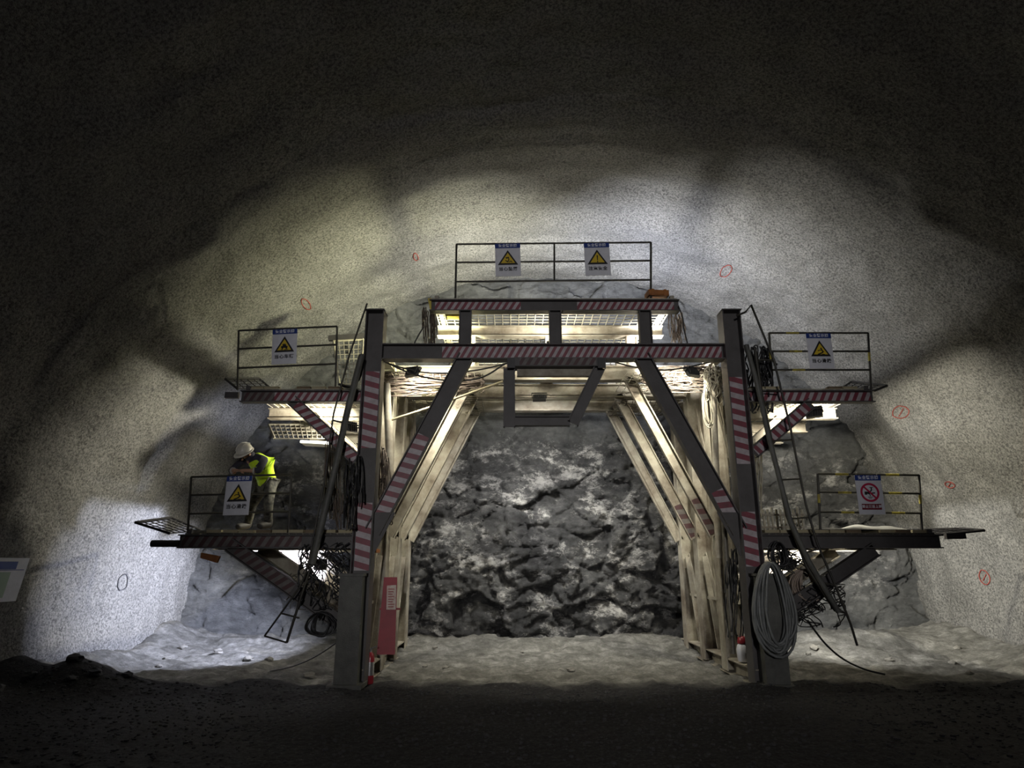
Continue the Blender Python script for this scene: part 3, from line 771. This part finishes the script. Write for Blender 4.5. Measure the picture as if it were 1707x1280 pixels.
# ------------------------------------------------------------------ floodlights
for loc, aim, watts, colr, lab, spread in FLOODS:
    loc = Vector(loc); aim = Vector(aim).normalized()
    g = thing('floodlight', lab, 'lamp', loc, 'floodlights on the gantry')
    q = aim.to_track_quat('-Z', 'Y'); rm = q.to_matrix()
    def L(x, y, z): return loc + rm @ Vector((x, y, z))
    s = B(); s.box(loc+rm @ Vector((0, 0, .03)), (.26, .20, .06), rm)
    for k in range(6): s.box(L(-.10+k*.04, 0, .075), (.008, .16, .04), rm)
    s.build('housing', M['lamp'], g)
    B().box(L(0, 0, -.004), (.23, .17, .006), rm).build('lens', M['lens'], g)
    s = B(); s.tube([L(-.14, 0, .02), L(-.15, 0, .14), L(.15, 0, .14), L(.14, 0, .02)], .012, 5); s.build('bracket', M['dark'], g)
    d = bpy.data.lights.new('floodlight_beam', 'AREA'); d.shape = 'RECTANGLE'; d.size = .22; d.size_y = .16
    d.energy = watts; d.color = colr; d.spread = R(spread)
    o = bpy.data.objects.new('floodlight_beam', d); COL.objects.link(o); o.parent = g
    o.location = rm @ Vector((0, 0, -.012)); o.rotation_euler = q.to_euler()

# ------------------------------------------------------------------ the worker
def skin_mesh(name, joints, edges, mat_, parent, root=0, sub=2, flat=None):
    me = bpy.data.meshes.new(name+'_bones'); o = bpy.data.objects.new(name+'_bones', me); COL.objects.link(o)
    me.from_pydata([j[0] for j in joints], edges, [])
    o.modifiers.new('s', 'SKIN'); md = o.modifiers[0]; md.use_smooth_shade = True; md.branch_smoothing = .3
    sl = me.skin_vertices[0].data if me.skin_vertices else None
    if sl is None:
        import bmesh as bmm
        b_ = bmm.new(); b_.from_mesh(me); lay = b_.verts.layers.skin.verify(); b_.to_mesh(me); b_.free(); sl = me.skin_vertices[0].data
    for k, j in enumerate(joints):
        r = j[1]; sl[k].radius = r if isinstance(r, (tuple, list)) else (r, r); sl[k].use_root = (k == root)
    sb = o.modifiers.new('u', 'SUBSURF'); sb.levels = sub; sb.render_levels = sub
    dg = bpy.context.evaluated_depsgraph_get(); dg.update()
    m2 = bpy.data.meshes.new_from_object(o.evaluated_get(dg)); m2.name = name
    bpy.data.objects.remove(o); bpy.data.meshes.remove(me)
    m2.materials.clear(); m2.materials.append(mat_)
    for p in m2.polygons: p.use_smooth = True
    q = bpy.data.objects.new(name, m2); link(q, parent); return q
wz = ZL+.112+.041+.027
WB = Vector((-4.0, 11.05, wz))
person = thing('person', 'worker in a white helmet and lime vest bent over the guard rail, head down', 'person', WB)
WL[person.name] = Vector((0, 0, 0))
def w(x, y, z): return Vector((x, y, z+wz))-WB
pel, sp1, sp2, chest, nk = w(-4.11, 11.12, .81), w(-4.12, 11.02, .95), w(-4.15, 10.92, 1.06), w(-4.23, 10.82, 1.14), w(-4.30, 10.73, 1.19)
hd = w(-4.35, 10.66, 1.23)
shL, shR = w(-4.07, 10.76, 1.12), w(-4.45, 10.86, 1.13)
elL, elR = w(-4.08, 10.63, .925), w(-4.56, 10.70, .925)
wrL, wrR = w(-4.34, 10.615, .93), w(-4.44, 10.60, .935)
hL, hR = w(-4.03, 11.08, .77), w(-4.18, 11.18, .77)
knL, knR = w(-3.99, 10.94, .43), w(-4.33, 11.12, .42)
anL, anR = w(-4.00, 11.05, .09), w(-4.42, 11.26, .09)
toL, toR = w(-4.05, 10.87, .05), w(-4.48, 11.08, .05)
J = [(pel, (.125, .10)), (sp1, (.125, .10)), (sp2, (.14, .105)), (chest, (.125, .10)), (nk, .055), (hd, (.082, .095)), (hd+Vector((-.05, -.04, -.09)), (.06, .06)),
     (shL, .055), (elL, .040), (wrL, .030), (shR, .055), (elR, .040), (wrR, .030),
     (hL, .095), (knL, .060), (anL, .030), (toL.lerp(anL, .3), .020), (hR, .095), (knR, .060), (anR, .030), (toR.lerp(anR, .3), .020)]
Ed = [(0,1),(1,2),(2,3),(3,4),(4,5),(5,6),(3,7),(7,8),(8,9),(3,10),(10,11),(11,12),(0,13),(13,14),(14,15),(15,16),(0,17),(17,18),(18,19),(19,20)]
# hands: palm and five fingers each, grown from the wrist in the same body
def hand(wr_i, wr, d, side, up):
    d = d.normalized(); side = side.normalized()
    pm = wr+d*.055; J.append((pm, (.034, .018))); pi = len(J)-1; Ed.append((wr_i, pi))
    for k, (off, ln) in enumerate(((-.030, .070), (-.010, .080), (.010, .076), (.028, .060))):
        a_ = pm+d*.030+side*off; b_ = a_+d*ln*.5-up*.008; c_ = b_+d*ln*.35-up*.030
        for q_, r_ in ((a_, .0095), (b_, .009), (c_, .0075)):
            J.append((q_, r_))
        n_ = len(J); Ed.extend([(pi, n_-3), (n_-3, n_-2), (n_-2, n_-1)])
    a_ = pm-d*.015-side*.034; b_ = a_+d*.035-side*.012; J.append((a_, .011)); J.append((b_, .009)); n_ = len(J)
    Ed.extend([(pi, n_-2), (n_-2, n_-1)])
hand(9, wrL, Vector((-.95, .0, -.1)), Vector((0, 1, 0)), Vector((0, 0, 1)))
hand(12, wrR, Vector((.9, -.25, -.15)), Vector((0, -1, 0)), Vector((0, 0, 1)))
skin_mesh('body', J, Ed, M['skin'], person, 0, 1)
# clothes, each following the body a little outside it
G = 1.13
skin_mesh('jacket', [(pel+(sp1-pel)*.2, (.150, .125)), (sp1, (.150, .125)), (sp2, (.162, .128)), (chest, (.155, .128)), (nk-(nk-chest)*.25, (.085, .085)),
     (shL, .088), (shL.lerp(elL, .55), .068), (elL, .064), (elL.lerp(wrL, .28), .056), (shR, .088), (shR.lerp(elR, .55), .068), (elR, .064), (elR.lerp(wrR, .45), .054)],
     [(0,1),(1,2),(2,3),(3,4),(3,5),(5,6),(6,7),(7,8),(3,9),(9,10),(10,11),(11,12)], M['jacket'], person, 1, 2)
skin_mesh('vest', [(pel+(sp1-pel)*-.45, (.165, .148)), (pel+(sp1-pel)*-.2, (.178, .158)), (sp1, (.168, .150)), (sp2, (.178, .150)), (chest+(chest-sp2)*.1, (.165, .145)), (nk-(nk-chest)*.45, (.115, .10))],
     [(0,1),(1,2),(2,3),(3,4),(4,5)], M['vest'], person, 2, 2)
skin_mesh('trousers', [(pel, (.145, .125)), (hL, .112), (knL, .082), (knL.lerp(anL, .55), .074), (anL+Vector((0, 0, .02)), .066), (hR, .112), (knR, .082), (knR.lerp(anR, .55), .074), (anR+Vector((0, 0, .02)), .066)],
     [(0,1),(1,2),(2,3),(3,4),(0,5),(5,6),(6,7),(7,8)], M['trousers'], person, 0, 2)
for an, to in ((anL+Vector((0, 0, .015)), toL+Vector((0, 0, .022))), (anR+Vector((0, 0, .015)), toR+Vector((0, 0, .022)))):
    skin_mesh('boot', [(an+Vector((0, 0, .12)), .072), (an+Vector((0, 0, .05)), .078), (an+Vector((0, .0, -.01)), (.082, .074)), (to.lerp(an, .45), (.074, .062)), (to.lerp(an, -.12), (.066, .054)), (to.lerp(an, -.30), (.050, .040))], [(0,1),(1,2),(2,3),(3,4),(4,5)], M['boot'], person, 0, 2)
for u, v, t in ((elL, wrL, .22), (elR, wrR, .40)):
    B().tube([u.lerp(v, t), u.lerp(v, t+.10)], .060, 10).build('cuff', M['refl'], person)
# helmet: shell, brim, crest; tipped forward with the head
hax = Vector((-.12, -.60, .79)).normalized(); fwd = Vector((-.35, -.75, -.6)); fwd = (fwd-hax*fwd.dot(hax)).normalized(); sid = hax.cross(fwd)
hc = hd+hax*.035
s = B(); vs = []; fs = []; NU, NV = 24, 9
for j in range(NV+1):
    t = j/NV*math.pi/2
    for k in range(NU):
        a_ = 2*math.pi*k/NU
        vs.append(hc+fwd*(.142*math.cos(t)*math.cos(a_))+sid*(.118*math.cos(t)*math.sin(a_))+hax*(.128*math.sin(t)))
for j in range(NV):
    for k in range(NU): fs.append((j*NU+k, j*NU+(k+1) % NU, (j+1)*NU+(k+1) % NU, (j+1)*NU+k))
s.add(vs, fs, 0, True)
hm = s.build('helmet', M['helmet'], person)
s = B(); vs = []; fs = []
for k in range(NU):
    a_ = 2*math.pi*k/NU; ex = .020+.045*max(0, math.cos(a_))**2
    p_ = hc+fwd*(.140*math.cos(a_))+sid*(.116*math.sin(a_)); q_ = hc+fwd*((.142+ex)*math.cos(a_))+sid*((.118+ex*.8)*math.sin(a_))-hax*(.012+.2*ex)
    vs += [p_, q_, q_-hax*.006, p_-hax*.006]
for k in range(NU):
    j = (k+1) % NU
    for e in range(4): fs.append((k*4+e, k*4+(e+1) % 4, j*4+(e+1) % 4, j*4+e))
s.add(vs, fs, 0, True); s.build('brim', M['helmet'], hm)
s = B()
for off in (-.045, 0, .045):
    s.tube([hc+fwd*(.144*math.cos(t))+sid*off+hax*(.131*math.sin(t)*(1-abs(off)*1.2)) for t in [.5+.25*k for k in range(9)]], .008, 5)
s.build('crest_ridge', M['helmet'], hm)
# collar of the jacket and the face
B().lathe(nk-(nk-chest)*.05, [(.085, -.03), (.09, .0), (.078, .03)], 14, (hd-chest).normalized()).build('collar', M['jacket'], person)
fd = (fwd*.55-hax*.85).normalized(); fc = hd+fwd*.085-hax*.055
for e in (-1, 1):
    B().lathe(fc+sid*(e*.032)+fwd*.004, [(.004, -.004), (.011, 0), (.004, .006)], 8, fwd).build('eye', M['sign_black'], person)
B().lathe(fc+fwd*.008-hax*.025, [(.016, -.01), (.013, .008), (.004, .022)], 8, fwd).build('nose', M['skin'], person)
for e in (-1, 1):
    B().lathe(hd+sid*(e*.088)-hax*.03, [(.012, -.012), (.026, .0), (.018, .012)], 10, sid).build('ear', M['skin'], person)

# ------------------------------------------------------------------ ladders, poles, hoses, cables
def path(pts, Y): return [P(px, py, Y if len(q) == 0 else q[0]) for px, py, *q in pts]
def smooth(pts, k=6):
    """Catmull-Rom through pts"""
    pts = [Vector(p) for p in pts]; out = []
    for i in range(len(pts)-1):
        p0, p1, p2, p3 = pts[max(i-1, 0)], pts[i], pts[i+1], pts[min(i+2, len(pts)-1)]
        for j in range(k):
            t = j/k
            out.append(.5*((2*p1)+(p2-p0)*t+(2*p0-5*p1+4*p2-p3)*t*t+(3*p1-p0-3*p2+p3)*t**3))
    out.append(pts[-1]); return out
def ladder(label, left, right, rungs, rl, rr_, Y, extra=None):
    lp, rp = path(left, Y), path(right, Y)
    g = thing('ladder', label, 'ladder', rp[-1])
    B().tube(lp, rl, 6).build('rail', M['rail'], g); B().tube(rp, rr_, 6).build('rail', M['rail'], g)
    for a_, b_ in rungs:
        B().tube(path([a_, b_], Y), .014, 6).build('rung', M['rail'], g)
    return g
ladder('bent iron ladder leaning beside the left column, foot hanging free', [(612, 506), (583, 590), (556, 690), (541, 800), (512, 950), (500, 978), (470, 1020), (441, 1060)],
       [(604, 590), (583, 660), (556, 790), (523, 930), (505, 985), (478, 1071)],
       [((535, 808), (556, 815)), ((525, 880), (537, 885)), ((468, 1022), (499, 1030)), ((441, 1060), (478, 1071)), ((512, 940), (522, 945)), ((545, 750), (566, 757)), ((554, 700), (576, 706)), ((568, 640), (590, 646))], .016, .022, 10.42)
ladder('bent iron ladder hooked over the right column top', [(1228, 526), (1243, 520), (1252, 508), (1290, 600), (1318, 715), (1343, 840), (1362, 905), (1392, 975), (1418, 1040), (1429, 1076)],
       [(1258, 580), (1270, 660), (1288, 745), (1312, 860), (1345, 945), (1393, 1018)],
       [((1278, 650), (1302, 652)), ((1288, 735), (1322, 733)), ((1300, 800), (1335, 798)), ((1314, 865), (1349, 862)), ((1335, 922), (1366, 915)), ((1362, 970), (1392, 975)), ((1393, 1018), (1411, 1022)), ((1262, 600), (1290, 600))], .018, .026, 10.40)
def pole(name, label, pts, r, m, Y, cat='pipe', n=8):
    pp = path(pts, Y); o = B().tube(pp, r, n).own(name, M[m], pp[-1]); return tag(o, label, cat)
pole('pipe', 'thick dark green pipe leaning on the left column', [(603, 592), (578, 690), (560, 775), (520, 940)], .055, 'sleeve', 10.36)
pole('pipe', 'thick dark pipe slanting down beside the right ladder', [(1244, 575), (1262, 640), (1282, 730), (1318, 870), (1348, 935), (1398, 1020)], .042, 'sleeve', 10.34)
pole('pole', 'pale thin pole laid slantwise under the mesh of the left bay', [(652, 700), (720, 678), (838, 636)], .022, 'wood', 11.3, 'pole')
pole('pipe', 'pale vertical pipe on the inside of the right column', [(1188, 640), (1194, 790), (1199, 930)], .06, 'dusty_lit', 11.4)
pole('pipe', 'grey upright pipe between the right legs', [(1206, 862), (1213, 960), (1222, 1090)], .045, 'wire', 11.0)
pole('pipe', 'pale square bundle pipe standing behind the left column', [(644, 640), (648, 720), (652, 860)], .07, 'dusty_lit', 11.3)
pole('rod', 'thin rod leaning on the red board under the left column', [(620, 950), (612, 1000)], .01, 'wire_dust', 11.2, 'rod')

def hose_coil(label, cx, cy, wpx, hpx, n, r, m, Y, seed, hook=True):
    rn = random.Random(seed); c = P(cx, cy, Y); sc = c.y*1.02/FPX
    top = c+V3(0, 0, hpx/2*sc)
    g = thing('hose_coil', label, 'hose', top); s = B()
    for k in range(n):
        a_ = wpx/2*sc*rn.uniform(.40, 1.0); b_ = hpx/2*sc*rn.uniform(.86, 1.04); dy = rn.uniform(-.09, .03); dx = rn.uniform(-.02, .02)
        pts = []
        for q in range(26):
            t = 2*math.pi*q/26; wd = a_*(1-.22*math.sin(t))
            pts.append(c+V3(dx+wd*math.cos(t), dy+.03*math.sin(2*t+k), b_*math.sin(t)+(hpx/2*sc-b_)*.9+.01*math.sin(3*t+k)))
        s.tube(pts, r, 6, closed=True)
    s.build('hose', M[m], g)
    if hook: B().tube([top+V3(0, -.12, -.10), top+V3(0, .0, -.05), top+V3(0, .2, -.02)], .014, 6).build('hook', M['dark'], g)
    return g
hose_coil('large coil of grey hose hung on the right front leg', 1290, 1014, 66, 136, 15, .021, 'hose', 10.22, 4)
hose_coil('coil of pale cable hung under the right lower deck', 1342, 975, 46, 46, 22, .009, 'cable_pale', 10.75, 5)
hose_coil('small black coil hanging under the left lower strut', 536, 1040, 50, 34, 9, .011, 'rubber', 10.42, 6)
hose_coil('black coil under the right lower deck beside the column', 1296, 925, 34, 40, 7, .011, 'rubber', 10.55, 9)
hose_coil('white cable loop hanging from the pale pipe at the right column', 1180, 680, 15, 70, 4, .011, 'wire_dust', 11.2, 10)

def tangle(label, cx, cy, wpx, hpx, n, r, m, Y, seed, vert=.7):
    """a mat of cables that hang and loop: past counting"""
    rn = random.Random(seed); s = B()
    for k in range(n):
        x = cx+rn.uniform(-.5, .5)*wpx; y = cy-hpx/2+rn.random()*hpx*.25; pts = [(x, y)]
        for q in range(rn.randint(4, 7)):
            x += rn.uniform(-.5, .5)*wpx*(1-vert); y += hpx*rn.uniform(.05, .24)*(1 if rn.random() < .85 else -1)
            x = min(max(x, cx-wpx*.55), cx+wpx*.55); y = min(max(y, cy-hpx*.5), cy+hpx*.5); pts.append((x, y))
        s.tube(smooth([P(a_, b_, Y+rn.uniform(-.12, .12)) for a_, b_ in pts], 4), r*rn.uniform(.7, 1.2), 5)
    o = s.own('cable_tangle', M[m], P(cx, cy-hpx/2, Y)); tag(o, label, 'cables', kind='stuff'); return o
tangle('brown tangle of wires hanging beside the left column under the middle deck', 553, 790, 26, 150, 26, .009, 'cable_brown', 10.75, 1, .85)
tangle('black tangle of cables where the left lower deck meets the column', 540, 960, 76, 110, 34, .011, 'rubber', 10.55, 2, .45)
tangle('pale tangle of wires hanging from the left end of the top deck', 716, 545, 22, 66, 26, .009, 'cable_brown', 10.8, 3, .8)
tangle('pale tangle of wires hanging from the right end of the top deck', 1128, 548, 26, 64, 22, .009, 'cable_pale', 10.9, 4, .75)
tangle('black tangle of hoses heaped on the right middle deck beside the column', 1264, 632, 44, 110, 40, .015, 'rubber', 10.7, 5, .6)
tangle('pale tangle of wires behind the right column under the middle deck', 1262, 800, 16, 130, 22, .008, 'wire_dust', 10.95, 6, .85)
tangle('dark tangle of cables on the mesh inside the left bay', 720, 640, 150, 40, 40, .010, 'cable_brown', 11.6, 7, -.6)
tangle('dark tangle of cables on the mesh inside the right bay', 1140, 632, 120, 44, 40, .010, 'cable_brown', 11.6, 8, -.6)
tangle('black tangle of cables around the foot of the right ladder', 1370, 1010, 70, 70, 30, .009, 'rubber', 10.7, 9, .3)
tangle('dark tangle of cables beside the inner side of the left column', 640, 810, 26, 130, 28, .011, 'cable_brown', 11.2, 11, .75)
tangle('dark tangle of pipes and cables between the right legs', 1225, 985, 30, 150, 26, .012, 'rubber', 11.0, 12, .8)
tangle('pale tangle of wires on the upper end of the pale pipe at the right column', 1196, 640, 40, 66, 26, .010, 'wire_dust', 11.3, 13, .5)
tangle('black tangle of hoses around the left front column', 590, 820, 30, 120, 18, .014, 'rubber', 10.45, 14, .8)

tangle('dark strands of cable beside the left pipe above the lower deck', 575, 860, 40, 90, 20, .010, 'cable_brown', 10.7, 15, .75)
tangle('pale strands of wire looping behind the left lower strut', 505, 985, 50, 60, 14, .007, 'wire', 10.9, 16, .4)
tangle('dark loops of hose hanging from the right lower deck beam', 1315, 935, 60, 50, 18, .011, 'rubber', 10.75, 17, .3)
def cable(label, pts, r, m, Y, name='cable'):
    pp = smooth(path(pts, Y)); o = B().tube(pp, r, 6).own(name, M[m], pp[0]); return tag(o, label, 'cable')
cable('upper black cable sagging below the main beam at the left', [(643, 604), (690, 618), (740, 622), (800, 616), (850, 604)], .013, 'rubber', 10.9)
cable('lower black cable sagging below the main beam at the left', [(648, 606), (690, 624), (745, 634), (800, 630), (842, 606)], .015, 'rubber', 10.88)
cable('black cable sagging below the main beam at the right', [(1020, 602), (1060, 612), (1120, 616), (1200, 600)], .013, 'rubber', 10.9)
cable('black cable trailing from the left leg over the pale ground', [(574, 1062, 10.5), (530, 1092, 10.9), (490, 1110, 11.5), (450, 1119, 11.9)], .010, 'rubber', 10.9)
cable('black cable trailing from the right deck to the ground', [(1346, 1034, 10.7), (1375, 1072, 10.8), (1405, 1098, 11.0), (1440, 1115, 11.2), (1475, 1124, 11.2)], .016, 'rubber', 10.8)
cable('black hose arched over the left middle deck to the column', [(565, 640), (582, 645), (598, 632), (607, 600)], .022, 'rubber', 10.5)
cable('thin black cable from the top deck end to the main beam', [(1131, 510), (1138, 530), (1140, 548), (1146, 572)], .012, 'rubber', 10.6)
cable('thin cable hanging from the left end of the top deck', [(706, 545), (697, 560), (690, 574)], .013, 'rubber', 10.7)

# ------------------------------------------------------------------ small things
rb = thing('red_board', 'red board with a paper notice leaning inside the left legs', 'board', P(646, 1092, 11.25))
q = [P(640, 962, 11.3), P(628, 1091, 11.2), P(658, 1091, 11.2), P(662, 962, 11.3)]
B().poly(q, .03).build('board', M['red_board'], rb)
q = [P(645, 976, 11.27), P(644, 1016, 11.24), P(659.5, 1016, 11.24), P(660.5, 975, 11.27)]
B().poly(q, .004).build('notice', M['paper'], rb)
s = B()
for k in range(8):
    y = 981+k*4.2; yy = 11.262-.030*(y-976)/40; s.poly([P(647, y, yy), P(647, y+1.7, yy), P(657.5-(k % 3)*1.5, y+1.7, yy), P(657.5-(k % 3)*1.5, y, yy)], .001)
s.build('print_line', M['ink'], rb)
B().box(P(650, 1015, 11.26)+V3(0, .01, 0), (.34, .02, .03)).build('cross_batten', M['red_board'], rb)

fx = P(617, 1104, 10.85); fx.z = fz(fx.x, fx.y)
fe = thing('fire_extinguisher', 'fire extinguisher standing behind the left front leg', 'extinguisher', fx)
B().lathe(fx, [(.06, 0), (.066, .02), (.066, .36), (.05, .42), (.022, .45)], 18).build('cylinder', M['red'], fe)
B().lathe(fx, [(.0665, .12), (.0668, .13), (.0668, .30), (.0665, .31)], 18).build('label_band', M['chrome'], fe)
s = B(); s.lathe(fx, [(.02, .45), (.022, .50)], 10); s.bar(fx+V3(0, 0, .50), fx+V3(.09, -.02, .53), .02, .015); s.build('valve', M['chrome'], fe)
B().tube(smooth([fx+V3(-.02, 0, .48), fx+V3(-.09, -.02, .42), fx+V3(-.085, -.02, .15)]), .012, 6).build('hose', M['rubber'], fe)

cx_ = P(1240, 1092, 11.3); cx_.z = .26
cn = thing('canister', 'white canister with a red lid on the sole beam between the right legs', 'canister', cx_)
B().lathe(cx_, [(.085, 0), (.10, .02), (.11, .18), (.09, .25), (.05, .29)], 18).build('jar', M['white'], cn)
B().lathe(cx_, [(.085, .27), (.088, .29), (.07, .36), (.03, .38)], 16).build('lid', M['red'], cn)

def crate(name, label, c, d, m, rz=0.0, cat='box'):
    g = thing(name, label, cat, c); c = Vector(c); rm = Matrix.Rotation(rz, 3, 'Z'); w_, dp, h = d
    s = B(); s.box(c+V3(0, 0, .012), (w_, dp, .024), rm)
    for x in (-1, 1): s.box(c+rm @ V3(x*(w_/2-.012), 0, h/2), (.024, dp, h), rm)
    for y in (-1, 1): s.box(c+rm @ V3(0, y*(dp/2-.012), h/2), (w_-.05, .024, h-.01), rm)
    s.build('body', M[m], g)
    s = B()
    for x in (-.3, .3): s.box(c+rm @ V3(x*w_, -dp/2-.006, h/2), (.05, .014, h+.01), rm)
    s.build('batten', M[m], g); return g
crate('wooden_box', 'small orange box on the right end of the top deck', P(1095, 497, 10.75), (.36, .25, .11), 'orange', .1)
g = crate('wooden_box', 'yellow box in the left bay under the top deck', P(757, 530, 11.35), (.30, .2, .14), 'yellow', 0)
o = B().poly([P(713, 497, 10.60), P(717, 518, 10.60), P(719, 518, 10.60), P(719, 497, 10.60)], .02).own('yellow_strap', M['yellow'], P(716, 518, 10.6)); tag(o, 'yellow strap sticking up at the left end of the top deck', 'strap')
s = B(); s.lathe(P(612, 598, 10.9), [(.03, 0), (.06, .04), (.065, .14), (.045, .24), (.015, .28)], 12); o = s.own('yellow_bag', M['yellow'], P(612, 598, 10.9)); tag(o, 'small yellow bag tied behind the upper part of the left column', 'bag')
q = [P(335, 921, 10.9), P(366, 927, 10.75), P(361, 938, 10.75), P(334, 930, 10.9)]
o = B().poly(q[::-1], .06).own('board_offcut', M['orange'], q[0]); tag(o, 'short brown board hung under the end of the left lower deck', 'board')
o = B().box(P(617, 918, 10.95), (.26, .3, .06)).own('orange_plank', M['orange'], P(617, 921, 10.95)); tag(o, 'short orange plank behind the left column at the lower deck', 'plank')
# rack of pale bars on the right lower deck
rk = thing('slat_rack', 'rack of pale upright bars standing on the right lower deck by the column', 'rack', V3(P(1303, 884, 11.1).x, 11.1, wz))
x0, x1 = P(1268, 880, 11.1).x, P(1340, 880, 11.1).x; zt = P(1300, 846, 11.1).z
for k in range(11):
    x = x0+(x1-x0)*k/10
    B().bar(V3(x, 11.1, wz), V3(x, 11.1, zt-(.03 if k % 3 else 0)), .03, .03).build('slat', M['wire_dust'], rk)
B().bar(V3(x0-.03, 11.08, zt-.12), V3(x1+.03, 11.08, zt-.12), .03, .03).build('cross_bar', M['dusty_lit'], rk)
B().bar(V3(x0-.03, 11.08, wz+.06), V3(x1+.03, 11.08, wz+.06), .03, .03).build('cross_bar', M['dusty_lit'], rk)
# dust sheet heaped on the right lower deck
n1, n2 = 40, 14; s = B(); vs = []
sx0, sx1 = P(1350, 885).x, P(1520, 885).x
for i in range(n1):
    for j in range(n2):
        u, v = i/(n1-1), j/(n2-1); e = math.sin(math.pi*u)**.5*math.sin(math.pi*v)**.4
        vs.append(V3(sx0+(sx1-sx0)*u, 10.68+.9*v, wz+.006+e*(.045+.03*math.sin(9*u+3*v)+.02*math.sin(17*u-5*v)+.03*u)))
s.add(vs, [(i*n2+j, (i+1)*n2+j, (i+1)*n2+j+1, i*n2+j+1) for i in range(n1-1) for j in range(n2-1)], 0, True)
o = s.own('dust_sheet', M['sheet'], V3((sx0+sx1)/2, 11.1, wz)); tag(o, 'crumpled pale sheet lying on the right lower deck', 'sheet')
# white polystyrene slab and pale plank under the left middle deck
o = B().box(P(533, 740, 12.0), (.62, .35, .05), Matrix.Rotation(.05, 3, 'Y')).own('foam_slab', M['white'], P(533, 743, 12.0)); tag(o, 'white slab lying under the left middle deck behind the striped strut', 'slab')
